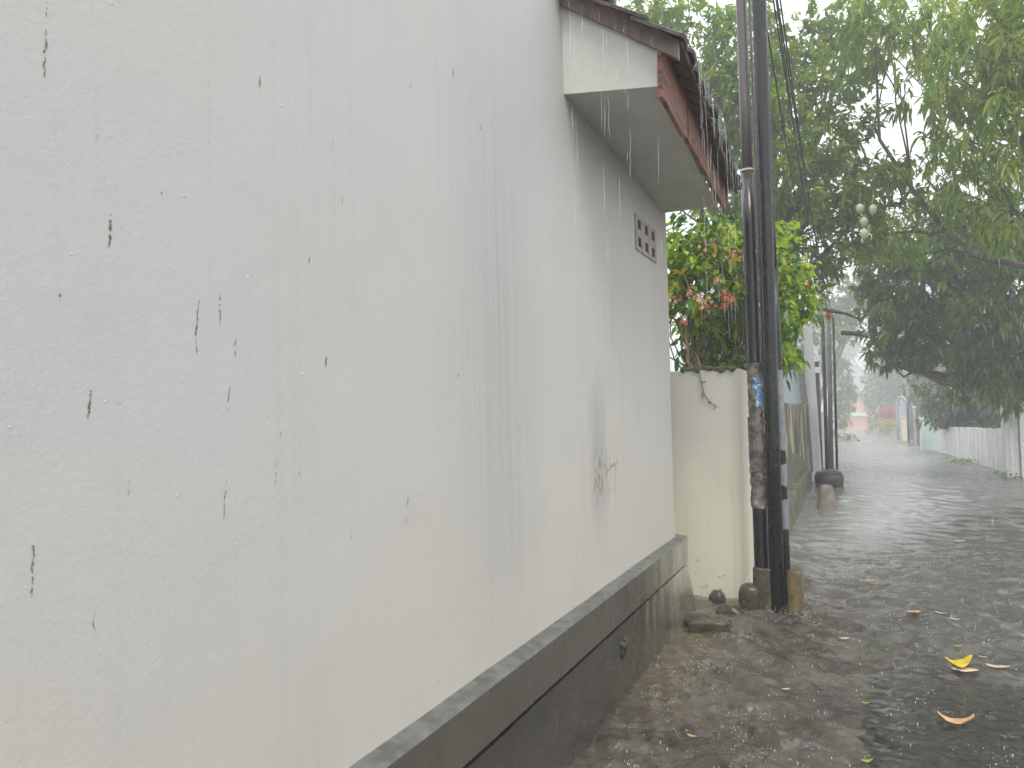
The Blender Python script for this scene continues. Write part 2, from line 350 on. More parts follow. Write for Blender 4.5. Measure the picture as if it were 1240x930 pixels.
for i in range(1500):      # rings where drops strike
    yy = 2.5 + 7.5 * rng.random() ** 1.1; xx = rng.uniform(-1.1, 2.2); R = rng.uniform(.012, .06); A = rng.uniform(.0012, .0034)
    i0, i1 = np.searchsorted(ys, [yy - .14, yy + .14]); j0, j1 = np.searchsorted(xs, [xx - .14, xx + .14])
    if i1 <= i0 or j1 <= j0: continue
    d = np.hypot(XX[i0:i1, j0:j1] - xx, YY[i0:i1, j0:j1] - yy)
    ZZ[i0:i1, j0:j1] += A * np.cos((d - R) / .008) * np.exp(-((d - R) / .014) ** 2)
ZZ += np.array([zg(q) for q in ys])[:, None]
nx = len(xs); ny = len(ys)
V = np.stack([XX, YY, ZZ], -1).reshape(-1, 3)
idx = np.arange(nx * ny).reshape(ny, nx)
Fq = np.stack([idx[:-1, :-1], idx[:-1, 1:], idx[1:, 1:], idx[1:, :-1]], -1).reshape(-1, 4)
def mesh_np(name, V, Fq, mats, parent=None, mi=None, smooth=False, org=(0, 0, 0)):
    V = np.asarray(V, dtype=np.float32) - np.array(org, dtype=np.float32)
    me = bpy.data.meshes.new(name); k = Fq.shape[1]
    me.vertices.add(len(V)); me.vertices.foreach_set('co', V.ravel())
    me.loops.add(Fq.size); me.loops.foreach_set('vertex_index', Fq.ravel().astype(np.int32))
    me.polygons.add(len(Fq)); me.polygons.foreach_set('loop_start', np.arange(0, Fq.size, k, dtype=np.int32))
    if not isinstance(mats, (list, tuple)): mats = [mats]
    for m in mats: me.materials.append(m)
    if mi is not None: me.polygons.foreach_set('material_index', np.asarray(mi, dtype=np.int32))
    me.polygons.foreach_set('use_smooth', np.full(len(Fq), smooth))
    me.update(calc_edges=True); me.validate()
    o = bpy.data.objects.new(name, me); COL.objects.link(o)
    if parent: o.parent = parent
    else: o.location = org
    return o
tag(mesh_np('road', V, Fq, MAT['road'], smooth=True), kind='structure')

# ------------------------------------------------------------------ foliage tools
def leaves(C, D, L, Wd, droop, rs):
    """C base points, D directions, arrays -> leaf verts (6 each) and tri/quads as quads (degenerate free: 2 quads + ...)"""
    n = len(C)
    D = D / np.linalg.norm(D, axis=1, keepdims=True)
    up = np.array([0, 0, 1.0]) + rs.normal(0, .45, (n, 3))
    S = np.cross(D, up); S /= np.linalg.norm(S, axis=1, keepdims=True) + 1e-9
    N = np.cross(S, D)
    L = L[:, None]; Wd = Wd[:, None]; g = np.array([0, 0, -1.0]) * droop[:, None] * L
    p = lambda u, w, lift: C + D * L * u + S * Wd * w + g * u * u + N * Wd * lift
    b = p(0, 0, 0); l1 = p(.33, .5, .12); r1 = p(.33, -.5, .12); l2 = p(.68, .40, .08); r2 = p(.68, -.40, .08); tp = p(1, 0, 0); m = p(.5, 0, -.06)
    Vv = np.stack([b, l1, l2, tp, r2, r1, m], 1).reshape(-1, 3)
    o = (np.arange(n) * 7)[:, None]
    Fv = np.concatenate([o + np.array([0, 6, 2, 1]), o + np.array([6, 3, 2, 2])[[0, 1, 2, 2]] * 1], 1) if False else np.stack(
        [o + np.array([0, 6, 1]), o + np.array([6, 2, 1]), o + np.array([6, 3, 2]), o + np.array([0, 5, 6]), o + np.array([5, 4, 6]), o + np.array([4, 3, 6])], 1).reshape(-1, 3)
    return Vv, Fv

def rosettes(cent, outw, k, L, wr, rs, droop=(.2, .6), up=.15, matp=(1.0,), spread=.03):
    """clusters of k leaves at the given centres"""
    n = len(cent)
    C = np.repeat(cent, k, 0) + rs.normal(0, spread, (n * k, 3))
    D = rs.normal(0, 1, (n * k, 3)); D /= np.linalg.norm(D, axis=1, keepdims=True)
    D = D * 1.0 + np.repeat(outw, k, 0) * .65 + np.array([0, 0, up])
    sc = np.repeat(rs.uniform(.75, 1.25, n), k) * rs.uniform(.7, 1.2, n * k)
    Vv, Fv = leaves(C, D, L * sc, L * wr * sc, rs.uniform(*droop, n * k), rs)
    mi = rs.choice(len(matp), n, p=np.array(matp) / sum(matp))
    return Vv, Fv, np.repeat(mi, k * 6)

def lump_points(lumps, dens, rs, shell=.5):
    """cluster centres through the volume of a set of irregular ellipsoids (centre, radii)"""
    P_, O_ = [], []
    for c, r in lumps:
        c = np.array(c); r = np.array(r)
        n = int(dens * (r[0] * r[1] * r[2]) ** (2 / 3) * 4)
        d = rs.normal(0, 1, (n, 3)); d /= np.linalg.norm(d, axis=1, keepdims=True)
        rad = rs.random(n) ** (1 / 3) * (1 - shell) + shell * rs.uniform(.7, 1.12, n)
        ph = rs.uniform(0, 9, 3)
        wob = 1 + .22 * np.sin(d[:, 0] * 4.2 + ph[0]) * np.cos(d[:, 2] * 3.7 + ph[1]) + .12 * np.sin(d[:, 1] * 8 + ph[2])
        gap = np.array([noise.noise(Vector((c + d[i] * r * rad[i]) * (2.2 / max(.4, r.mean())))) for i in range(n)])
        keep = gap > -.17
        P_.append((c + d * r * (rad * wob)[:, None])[keep]); O_.append((d * r / r.max())[keep])
    return np.concatenate(P_), np.concatenate(O_)

def limb(mb, a, b, r0, r1, rs, n=7, bend=.12):
    a, b = Vector(a), Vector(b); L = (b - a).length
    o = Vector(rs.normal(0, 1, 3)) * L * bend
    pts, rad = [], []
    for i in range(n + 1):
        u = i / n
        pts.append(a.lerp(b, u) + o * math.sin(u * PI) + Vector(rs.normal(0, 1, 3)) * L * .015 * (0 < i < n)); rad.append(r0 + (r1 - r0) * u)
    mb.tube(pts, rad, 7)
    return pts

def PL(lst):      # lumps from surveyed (px, py, half width px, half height px, distance)
    out = []
    for x, y, a, b, Y in lst:
        c = P(x, y, Y); k = Y / F * 1.08
        out.append((tuple(c), (a * k, (a + b) / 2 * k * 1.1, b * k)))
    return out

def tree(name, label, lumps, base, r0, leafs, seed, dens=26, k=11, L=.17, wr=.26, droop=(.25, .7), matp=(1.0,), cat='tree', group=None, up=.1, fork=.55, spread=.03, twigs=3, trunkname='trunk'):
    rs = np.random.default_rng(seed)
    root = empty(name, base); tag(root, label, cat, group)
    cen, ow = lump_points(lumps, dens, rs)
    Vv, Fv, mi = rosettes(cen, ow, k, L, wr, rs, droop, up, matp, spread)
    mesh_np('crown', Vv, Fv, [MAT[m] for m in leafs], root, mi, org=base)
    tb = MB(); mean = np.mean([c for c, r in lumps], 0)
    top = Vector(base).lerp(Vector(mean), fork)
    limb(tb, base, top, r0, r0 * .72, rs, bend=.04)
    for c, r in lumps:
        pts = limb(tb, top, c, r0 * .5, r0 * .10, rs, bend=.10)
        for q in range(twigs):
            d = Vector(rs.normal(0, 1, 3)).normalized(); e = Vector(c) + Vector((d.x * r[0], d.y * r[1], d.z * r[2])) * .8
            limb(tb, pts[int(rs.integers(3, 7))], e, r0 * .13, .006, rs, n=5)
    tb.build(trunkname, MAT['bark'], root, smooth=True)
    return root

# ------------------------------------------------------------------ white house on the left
XW, XP = -1.238, -1.168
house = empty('house', (-3.5, .5, 0))
tag(house, 'white limewashed house with dark wet plinth and a tiled eave over the lane', 'house')
w = MB()
YE = 5.66
# wall face as a fine sheet with the slow undulation of hand-laid render, closed into a block
gy = np.concatenate([np.linspace(-5, .3, 12), np.linspace(.35, YE - .03, 150)]); gz = np.linspace(.55, 4.6, 90)
vs = []; 
for zz in gz:
    for yy in gy:
        u = .004 * noise.noise(Vector((yy * 1.3, zz * 1.3, 4))) + .0013 * noise.noise(Vector((yy * 3.7, zz * 3.7, 1)))
        vs.append((XW + u, yy, zz))
ng = len(gy)
wq = [(i * ng + j, i * ng + j + 1, (i + 1) * ng + j + 1, (i + 1) * ng + j) for i in range(len(gz) - 1) for j in range(ng - 1) if not (gz[i + 1] > 3.42 and gy[j] > 3.43)]
w.add(vs, wq)
# rounded far corner then the back
rp = [(XW, YE - .03), (XW - .004, YE - .015), (XW - .015, YE - .004), (XW - .03, YE), (-6, YE), (-6, -5), (XW, -5)]
for (x0, y0), (x1, y1) in zip(rp[:-1], rp[1:]):
    zt0 = 4.6 if y0 <= -5 and y1 <= -5 else 3.40; w.add([(x0, y0, .55), (x1, y1, .55), (x1, y1, zt0), (x0, y0, zt0)], [(0, 1, 2, 3)])
YB = 3.44
w.add([(-6, -5, 4.6), (XW, -5, 4.6), (XW, YB, 4.6), (-6, YB, 4.6)], [(0, 1, 2, 3)]); w.add([(-6, YB, 3.3), (XW, YB, 3.3), (XW, YB, 4.6), (-6, YB, 4.6)], [(3, 2, 1, 0)])
w.add([(-6, -5, 3.4), (-6, YB, 3.4), (-6, YB, 4.6), (-6, -5, 4.6)], [(0, 1, 2, 3)])
# hairline cracks and flaked slots in the render (pixel, pixel, length px)
cr = [(57, 0, 25, 3), (56, 36, 58, 4), (139, 225, 10, 2), (134, 248, 52, 5), (315, 92, 16, 3), (240, 363, 66, 3), (267, 355, 38, 3), (286, 402, 30, 3),
      (109, 472, 38, 5), (277, 468, 34, 2), (339, 522, 10, 2), (334, 556, 32, 3), (363, 562, 14, 3), (156, 582, 18, 2), (273, 578, 50, 2), (41, 655, 68, 4),
      (395, 432, 14, 3), (366, 178, 6, 2), (403, 168, 12, 2), (414, 238, 14, 2), (195, 232, 5, 2), (583, 150, 8, 3), (555, 452, 8, 3), (374, 308, 14, 2), (497, 100, 10, 2),
      (494, 596, 40, 2), (530, 820, 12, 2), (550, 84, 10, 2), (114, 740, 24, 2), (72, 355, 9, 3), (425, 640, 14, 2), (117, 162, 8, 2), (590, 680, 10, 2)]
def xw(yy, zz): return XW + .004 * noise.noise(Vector((yy * 1.3, zz * 1.3, 4))) + .0013 * noise.noise(Vector((yy * 3.7, zz * 3.7, 1)))
w.mi = 1
for px_, py_, ln, wd in cr:
    a = W(px_, py_, XW); b = W(px_ - ln * .06, py_ + ln, XW)
    n = max(3, int(ln / 2.2)); mpp = (a - b).length / ln
    jit = 0; L_, R_ = [], []
    def flush():
        if len(L_) > 1:
            for i in range(len(L_) - 1):
                w.add([L_[i], R_[i], R_[i + 1], L_[i + 1]], [(0, 1, 2, 3)])
        L_.clear(); R_.clear()
    for i in range(n + 1):
        u = i / n; p = a.lerp(b, u)
        jit = jit * .6 + random.gauss(0, .5) * mpp
        wv = wd * mpp * .33 * math.sin(PI * min(1, max(.02, .12 + u * .85))) ** .5 * random.uniform(.15, 1.25)
        yy = p.y + jit * 1.2
        if random.random() < .15: flush(); continue
        L_.append((xw(yy - wv, p.z) + .0016, yy - wv, p.z)); R_.append((xw(yy + wv, p.z) + .0016, yy + wv, p.z))
    flush()
w.mi = 2      # pale nibs and chips in the lime
for px_, py_ in [(12, 517), (136, 4), (164, 246), (342, 128), (345, 210), (223, 237), (458, 468), (612, 408), (86, 308), (300, 336), (366, 452), (620, 640), (553, 20)] + [(random.uniform(0, 640), random.uniform(0, 800)) for _ in range(12)]:
    c = W(px_, py_, XW)
    if c.z < .68: continue
    s_ = random.uniform(.0015, .0042) * (c.y / 1.6) ** .5
    w.rock((xw(c.y, c.z), c.y, c.z), s_ * .5, s_, s_ * 1.3, random.random() * 9, sub=1)
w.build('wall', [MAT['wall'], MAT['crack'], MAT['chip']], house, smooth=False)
for p in house.children[0].data.polygons[:len(wq)]: p.use_smooth = True

# plinth, a slightly wavering cap over a battered body
pb = MB(); gy = np.linspace(-5, 1, 8).tolist() + np.linspace(1.2, 1, 1).tolist()[1:] + np.linspace(1.2, 5.72, 60).tolist()
def ring(yy, top):
    n1 = .006 * noise.noise(Vector((yy * 1.9, 3, 0))) + .003 * noise.noise(Vector((yy * 7, 3, 0)))
    k = (yy - 5.72 + 4.5) / 4.5
    if top: return [(XW - .04, yy, .404), (XP + n1, yy, .402 + n1 * .6), (XP + n1 + .001, yy, .578 + n1), (XP - .012 + n1, yy, .590 + n1), (XW - .05, yy, .600 + n1 * .3)]
    yb = yy
    return [(XW - .05, yb, -.05), (XP - .004 + n1 * .6, yb + max(0, k) * .3, -.05), (XP - .007 + n1 * .6, yb, .380), (XW - .04, yb, .380)]
def loft(mb, rings):
    n = len(rings[0]); vs = [v for r in rings for v in r]; fs = []
    for i in range(len(rings) - 1):
        for k in range(n): fs.append((i * n + k, i * n + (k + 1) % n, (i + 1) * n + (k + 1) % n, (i + 1) * n + k)[::-1])
    fs += [tuple(range(n)), tuple(range((len(rings) - 1) * n, len(rings) * n))[::-1]]
    mb.add(vs, fs)
loft(pb, [ring(v, False) for v in gy]); pl = pb.build('plinth', MAT['plinth'], house)
cb = MB(); loft(cb, [ring(v, True) for v in gy]); cap = cb.build('plinth_cap', [MAT['plinth'], MAT['ledge']], house)
for p in cap.data.polygons:
    if p.normal.z > .5: p.material_index = 1
# broken drain outlet in the plinth
d = W(754, 790, XP - .006)
dm = MB(); dm.tube([(d.x - .05, d.y, d.z + .004), (d.x + .012, d.y, d.z)], [.034, .034], 14, cap=False); dm.tube([(d.x + .012, d.y, d.z), (d.x + .013, d.y, d.z)], [.034, .026], 14, cap=False); dm.tube([(d.x + .013, d.y, d.z), (d.x - .05, d.y, d.z + .004)], [.026, .026], 14, cap=False)
dm.mi = 1; dm.add([(d.x + .004, d.y + .026 * math.cos(a), d.z + .026 * math.sin(a)) for a in np.linspace(0, 2 * PI, 14, endpoint=False)], [tuple(range(14))])  # dark disc painted as the shade inside the pipe mouth
do_ = dm.build('drain_outlet', [MAT['plinth'], MAT['void']], house); dm = MB()
for i in range(14): dm.rock((d.x + .006, d.y + random.gauss(0, .032), d.z + .034 + abs(random.gauss(0, .014))), .010, .014, .010, i, sub=1)
dm.build('moss', MAT['moss'], do_)

# vent block
v0 = W(767, 258, XW); v1 = W(793, 318, XW); y0, y1 = 4.72, 5.26; z1 = 2.765; z0 = 2.535
vb = MB(); xb = XW + .012
cols = np.linspace(y0, y1, 4); rows = np.linspace(z0, z1, 3); fr = .044
for i, yy in enumerate(cols):
    e = 1.3 if i in (0, 3) else 1; vb.box(XW - .02, xb, yy - (fr if i else 0), yy + (fr if i < 3 else 0), z0, z1)
for i, zz in enumerate(rows):
    for j in range(3):
        vb.box(XW - .02, xb - .002, cols[j] + fr, cols[j + 1] - fr, zz - (.026 if i else 0), zz + (.026 if i < 2 else 0))
vo = vb.build('vent_block', MAT['vent'], house)
for j in range(3):
    for i in range(2):
        vv_ = MB(); vv_.add([(XW + .004, cols[j] + fr, rows[i] + .026), (XW + .004, cols[j + 1] - fr, rows[i] + .026), (XW + .004, cols[j + 1] - fr, rows[i + 1] - .026), (XW + .004, cols[j] + fr, rows[i + 1] - .026)], [(0, 1, 2, 3)]); vv_.build('vent_hole_shade', MAT['void'], vo)  # near-black sheets painted as the shade inside the vent holes

# eave : near inner / outer, far inner / outer corners of the soffit
A = W(683, 113, XW); YN = A.y; B = P(797, 104, YN); YF = W(803, 258, XW).y; Cc = W(803, 258, XW); D_ = P(868, 250, YF)
A.x -= .02; Cc.x -= .02
so = MB(); so.plate([A, B, D_, Cc], (0, 0, .012)); so.build('soffit', MAT['soffit'], house)
# closing panel, facing back up the lane
T0 = P(674, 4, YN); T1 = P(797, 60, YN); T0.x = XW - .02
gp = MB(); gp.plate([A + Vector((0, -.001, -.002)), B + Vector((0, -.001, -.002)), T1, T0], (0, .012, 0)); gp.build('gable_panel', MAT['panel'], house)
# raking barge board: follows the roof slope past the panel
yb = YN - .03
b0 = P(674, -4, yb); b1 = P(822, 73, yb); b2 = P(818, 46, yb); b3 = P(700, -38, yb)
sl = (b2 - P(740, 4, yb)).normalized()          # slope of roof (down towards the lane)
lo = P(797, 57, yb); hi = P(818, 44, yb)
Hh = (P(818, 44, yb).z - P(822, 72, yb).z)
pa = P(822, 72, yb); slope = (P(797, 60, yb).z - P(690, 10, yb).z) / (P(797, 60, yb).x - P(690, 10, yb).x)
zl = lambda x: pa.z + (x - pa.x) * slope
xi = XW - .02
bb = MB(); nb = 14; lower, upper = [], []
for i in range(nb + 1):
    x = xi + (pa.x - xi) * i / nb; j = .004 * noise.noise(Vector((x * 9, 1, 2)))
    lower.append(Vector((x, yb, zl(x) + j))); upper.append(Vector((x, yb, zl(x) + .092 + .02 * (1 - i / nb))))
bb.plate(lower + upper[::-1], (0, .026, 0)); bb.build('barge_board', MAT['barge'], house, bevel=.003)
# fascia boards along the eave, the near one dropped and rotten at its end
xo0 = B.x + .003; xo1 = D_.x + .012
fz = lambda u: (B.z - .085 + .02) * (1 - u) + (D_.z - .004) * u
ft = lambda u: zl(pa.x) * (1 - u) + (P(888, 215, YF).z - .115) * u
def fascia(u0, u1, dz, thick, seed):
    m_ = MB(); n = 16; lo_, up_ = [], []
    for i in range(n + 1):
        u = u0 + (u1 - u0) * i / n; x = xo0 + (xo1 - xo0) * u; yy = YN + (YF + .30 - YN) * u
        rot = .012 * abs(noise.noise(Vector((u * 30, seed, 0)))) + (.03 * max(0, (u - .22) / .06) if u0 < .1 else 0)
        lo_.append(Vector((x + .0, yy, fz(u) + dz + rot))); up_.append(Vector((x + .004, yy, zl(xo0) + .082 + (ft(u) - ft(0)))))
    m_.plate(lo_ + up_[::-1], (thick, 0, 0)); return m_.build('fascia_board', MAT['fascia'], house)
fascia(-.011, .27, .0, .022, 1); fascia(.275, 1.0, .012, .024, 5)
# tiled roof of the eave
rt = MB(); tw = .17; nT = int((YF + .25 - yb + .10) / tw)
udir = Vector((1, 0, slope)).normalized(); nrm_ = Vector((-slope, 0, 1)).normalized()
for j in range(nT):
    yc = yb - .07 + tw * (j + .5); u = (yc - YN) / (YF - YN)
    sag = (ft(u) - ft(0)); xsh = (xo1 - xo0) * u
    end = Vector((pa.x + xsh + .034 + random.uniform(-.018, .02), yc, zl(pa.x) + .078 + sag))
    for course in range(4 if j < 1 else 15):
        e = end - udir * (.21 * course) + nrm_ * (.022 * course * .2 + .016); s0 = e - udir * .25 - nrm_ * .022
        tip = random.uniform(-.006, .006); pr = []
        for c_ in range(7):
            q = c_ / 6; yy = (q - .5) * tw * 1.04; hgt = .022 * math.sin(q * PI) ** 1 - .004
            pr.append((yy, hgt))
        top1 = [e + Vector((0, yy, tip)) + nrm_ * hh for yy, hh in pr]; top0 = [s0 + Vector((0, yy, 0)) + nrm_ * hh for yy, hh in pr]
        bot1 = [p - nrm_ * .016 for p in top1]; bot0 = [p - nrm_ * .016 for p in top0]
        n = 7; vs = top0 + top1 + bot0 + bot1
        fs = [(i, i + 1, n + i + 1, n + i) for i in range(n - 1)] + [(2 * n + i + 1, 2 * n + i, 3 * n + i, 3 * n + i + 1) for i in range(n - 1)] + [(n + i, n + i + 1, 3 * n + i + 1, 3 * n + i) for i in range(n - 1)] + [(0, n, 3 * n, 2 * n), (n - 1, 3 * n - 1, 4 * n - 1, 2 * n - 1)]
        rt.add(vs, fs)
rt.build('roof_tiles', MAT['tile'], house)
# roof battens and boarding under the tiles (edge seen between fascia and tiles)
ub = MB()
for q in range(1, 2):
    p0 = Vector((pa.x + .01, YN - .01, zl(pa.x) + .078)); p1 = Vector((pa.x + .01 + (xo1 - xo0) * 1.14, YN + (YF - YN) * 1.14, zl(pa.x) + .078 + (ft(1) - ft(0)) * 1.14))
    ub.plate([p0, p1, p1 - udir * 3.0, p0 + (p1 - p0) * .02 - udir * 3.0], nrm_ * .012)
ub.build('roof_boarding', MAT['barge'], house)

# ------------------------------------------------------------------ cream boundary wall
cw = empty('boundary_wall', (-2.2, 6.5, 0)); tag(cw, 'cream painted boundary wall end standing between the white house and the black poles', 'wall')
YC = 6.36
tp = P(812, 450, YC); xr_ = P(896, 450, YC).x; xrb = P(903, 700, YC).x
m_ = MB(); n = 18
for (x0, x1) in ((-4.6, xr_),):
    zt = P(880, 447, YC).z
    m_.hexa([(x0, YC, -.05), (xrb, YC, -.05), (xrb, YC + .54, -.05), (x0, YC + .54, -.05), (x0, YC, zt), (x1, YC, zt), (x1, YC + .54, zt), (x0, YC + .54, zt)])
m_.build('wall', MAT['cream'], cw, bevel=.005)
m_ = MB(); fx = P(893, 715, YC - .06).x
m_.hexa([(fx - .02, YC - .10, -.03), (xrb + .035, YC - .10, -.03), (xrb + .035, YC + .53, -.03), (fx - .02, YC + .53, -.03), (fx + .04, YC - .012, .10), (xrb + .004, YC - .012, .17), (xrb + .004, YC + .53, .17), (fx + .04, YC + .53, .10)])
m_.build('footing', MAT['cream'], cw, bevel=.02)
m_ = MB()
for i in range(150):
    x = random.uniform(-1.3, xr_ - .02); m_.rock((x, YC + random.uniform(0.0, .2), zt + random.uniform(-.01, .016)), random.uniform(.015, .05), .03, random.uniform(.01, .025), i, sub=1, amp=.5)
m_.build('moss', MAT['moss'], cw)

# ------------------------------------------------------------------ poles
def cyl_patch(mb, c, r, a0, a1, z0, z1, jag, seed, lean=(0, 0), n=9, h=7):
    rs = random.Random(seed); L_, vs = [], []
    for j in range(h + 1):
        z = z0 + (z1 - z0) * j / h; e0 = rs.uniform(-jag, jag); e1 = rs.uniform(-jag, jag)
        for i in range(n + 1):
            a = (a0 + e0) + ((a1 + e1) - (a0 + e0)) * i / n; rr = r + rs.uniform(0, .003)
            dz = rs.uniform(-.012, .012) if j in (0, h) else 0
            vs.append((c[0] + lean[0] * z + rr * math.cos(a), c[1] + lean[1] * z + rr * math.sin(a), z + dz))
    mb.add(vs, [(j * (n + 1) + i, j * (n + 1) + i + 1, (j + 1) * (n + 1) + i + 1, (j + 1) * (n + 1) + i) for j in range(h) for i in range(n)])

pA = G(924, 733); pB = G(942, 737); pC = G(952.5, 736)
def leanto(base, px0): # how far the top (at the frame's upper edge) stands out of plumb
    q = P(px0, 0, base.y); return ((q.x - base.x) / q.z, 0)
la = leanto(pA, 897.5); lb = leanto(pB, 919.5); lc = leanto(pC, 921)
def pole(base, lean, secs):
    m = MB()
    for z0, z1, r in secs: m.tube([(base.x + lean[0] * z, base.y + lean[1] * z, z) for z in np.linspace(z0, z1, 6)], r, 20)
    return m
PA = empty('utility_pole', (pA.x, pA.y, 0)); tag(PA, 'left black utility pole with pale strap and torn posters pasted round it', 'utility pole', 'poles at the corner of the lane')
zA = P(906, 207, pA.y).z
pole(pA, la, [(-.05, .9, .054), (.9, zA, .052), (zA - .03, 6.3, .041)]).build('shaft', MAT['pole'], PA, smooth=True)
m_ = MB(); m_.tube([(pA.x + la[0] * z, pA.y, z) for z in (zA - .008, zA + .010)], .055, 20); m_.build('strap', MAT['band'], PA, smooth=True)
zz_ = lambda y: P(915, y, pA.y).z
face = math.atan2(-6.18, .7)
for (ya, yb_, a0, a1, mt, sd) in [(440, 500, -1.4, 1.3, 'poster', 1), (505, 560, -1.5, 1.1, 'poster', 8), (556, 614, -1.2, 1.3, 'poster', 9), (530, 552, -.5, 1.2, 'dirtposter', 5), (458, 492, -.1, 1.0, 'blueposter', 2), (545, 572, -.1, .9, 'blueposter', 3), (497, 530, -.95, .6, 'poster', 4), (578, 606, -.8, .9, 'poster', 6)]:
    m = MB(); cyl_patch(m, (pA.x, pA.y), .0545 + .0035 * sd ** .5, face + a0, face + a1, zz_(yb_), zz_(ya), .30, sd, la, 9, 12); m.build('poster', MAT[mt], PA)
PB = empty('utility_pole', (pB.x, pB.y, 0)); tag(PB, 'taller plain black utility pole standing right of the pole with posters', 'utility pole', 'poles at the corner of the lane')
zB = P(930, 250, pB.y).z
pole(pB, lb, [(-.05, 6.6, .053)]).build('shaft', MAT['poleb'], PB, smooth=True)
PC = empty('cable_pipe', (pC.x, pC.y + .05, 0)); tag(PC, 'slim black cable pipe with faded labels strapped behind the plain pole', 'pipe')
pc = Vector((pC.x + .004, pC.y + .07, 0)); PC.location = pc
pole(pc, (lc[0] * .72, 0), [(-.05, 2.6, .030), (2.58, 4.2, .024)]).build('shaft', MAT['poleb'], PC, smooth=True)
zc = lambda y: P(952, y, pc.y).z
for ya, yb_, sd in [(448, 545, 3), (562, 588, 5), (604, 640, 7)]:
    m = MB(); cyl_patch(m, (pc.x, pc.y), .0325, face - .6, face + 1.9, zc(yb_), zc(ya), .05, sd, (lc[0] * .72, 0)); m.build('sticker', MAT['label'], PC)
PD = empty('conduit', (-.645, 6.25, 0)); tag(PD, 'thin grey conduit running up between the two black poles', 'conduit')
q0 = G(935, 733); q1 = P(907.5, 0, q0.y + .06)
m_ = MB(); m_.tube([(q0.x, q0.y + .06, -.02), (q0.x + (q1.x - q0.x) * .5, q0.y + .06, q1.z * .5), (q1.x, q0.y + .06, q1.z), (q1.x - .02, q0.y + .06, 6.0)], .011, 10); PD.location = (q0.x, q0.y + .06, 0)
m_.build('tube', MAT['pipe'], PD, smooth=True)
# footing lumps round the poles
def lumpobj(name, label, cat, mt, c, r, seed, flat=.35, group=None, amp=.16):
    m = MB(); m.rock(c, *r, seed, flat=flat, amp=amp); return tag(m.build(name, MAT[mt], smooth=True), label, cat, group)
qb = G(964, 741); m_ = MB()
rings = []
for z, r in ((-.04, .062), (.02, .062), (.15, .058), (.285, .055), (.296, .050)):
    rings.append([Vector((qb.x - .005 + (r * (1.0 + .05 * noise.noise(Vector((math.cos(a) * 1.5, math.sin(a) * 1.5, z * 8))))) * math.copysign(abs(math.cos(a)) ** .6, math.cos(a)), qb.y + .06 + r * .9 * math.copysign(abs(math.sin(a)) ** .6, math.sin(a)), z + .006 * math.sin(a * 2))) for a in np.linspace(0, 2 * PI, 28, endpoint=False)])
m_.tube_rings(rings); tag(m_.build('concrete_stub', MAT['concrete'], smooth=True), 'brown wet concrete stub standing just right of the black pipes', 'stub', 'broken footings round the poles')
qb = G(922, 738); m_ = MB()
rings = []
for z, r in ((-.04, .058), (.02, .058), (.15, .054), (.290, .052), (.302, .045)):
    rings.append([Vector((pA.x + .012 + r * 1.35 * math.copysign(abs(math.cos(a)) ** .6, math.cos(a)), pA.y - .075 + r * .42 * math.copysign(abs(math.sin(a)) ** .6, math.sin(a)), z + .008 * math.sin(a * 2 + 1))) for a in np.linspace(0, 2 * PI, 28, endpoint=False)])
m_.tube_rings(rings); tag(m_.build('concrete_stub', MAT['slabstone'], smooth=True), 'dark concrete stub at the foot of the postered pole', 'stub', 'broken footings round the poles')
qb = G(911, 733); lumpobj('rock', 'dark mossy rock wedged between cream wall and postered pole', 'rock', 'slabstone', (qb.x - .01, qb.y - .02, .06), (.085, .09, .115), 4)
qb = G(871, 727); lumpobj('rock', 'round dark stone lying against the foot of the cream wall', 'rock', 'stone', (qb.x, YC - .16, .035), (.062, .055, .060), 9, .12, None, .3)
qb = G(857, 765); m_ = MB(); rings = []
for z, k_ in ((-.03, .97), (.02, 1.0), (.045, 1.0), (.056, .95)):
    rings.append([Vector((qb.x + (.140 * k_ + .012 * noise.noise(Vector((math.cos(a) * 2, math.sin(a) * 2, z * 20)))) * math.copysign(abs(math.cos(a)) ** .45, math.cos(a)) + .0, qb.y + .07 + .085 * k_ * math.copysign(abs(math.sin(a)) ** .45, math.sin(a)) + .25 * .1 * math.cos(a), z + .012 * math.cos(a + .6))) for a in np.linspace(0, 2 * PI, 36, endpoint=False)])
m_.tube_rings(rings); tag(m_.build('brick', MAT['slabstone'], bevel=.004), 'flat pale topped mossy brick lying foremost in the water by the plinth', 'brick')
qb = G(876, 752); lumpobj('rock', 'rough brown stone just behind the flat mossy brick', 'rock', 'slabstone', (qb.x + .02, qb.y + .16, .02), (.10, .08, .06), 12, .12, None, .4)
qb = G(836, 757); lumpobj('rock', 'low dark stone between the flat mossy brick and plinth', 'rock', 'stone', (qb.x + .02, qb.y + .08, .015), (.11, .08, .045), 17, .15, None, .4)
qb = G(795, 808); lumpobj('pebble', 'small orange brown pebble beside the plinth', 'pebble', 'dead_brown', (qb.x, qb.y, .006), (.018, .018, .012), 21, .1)

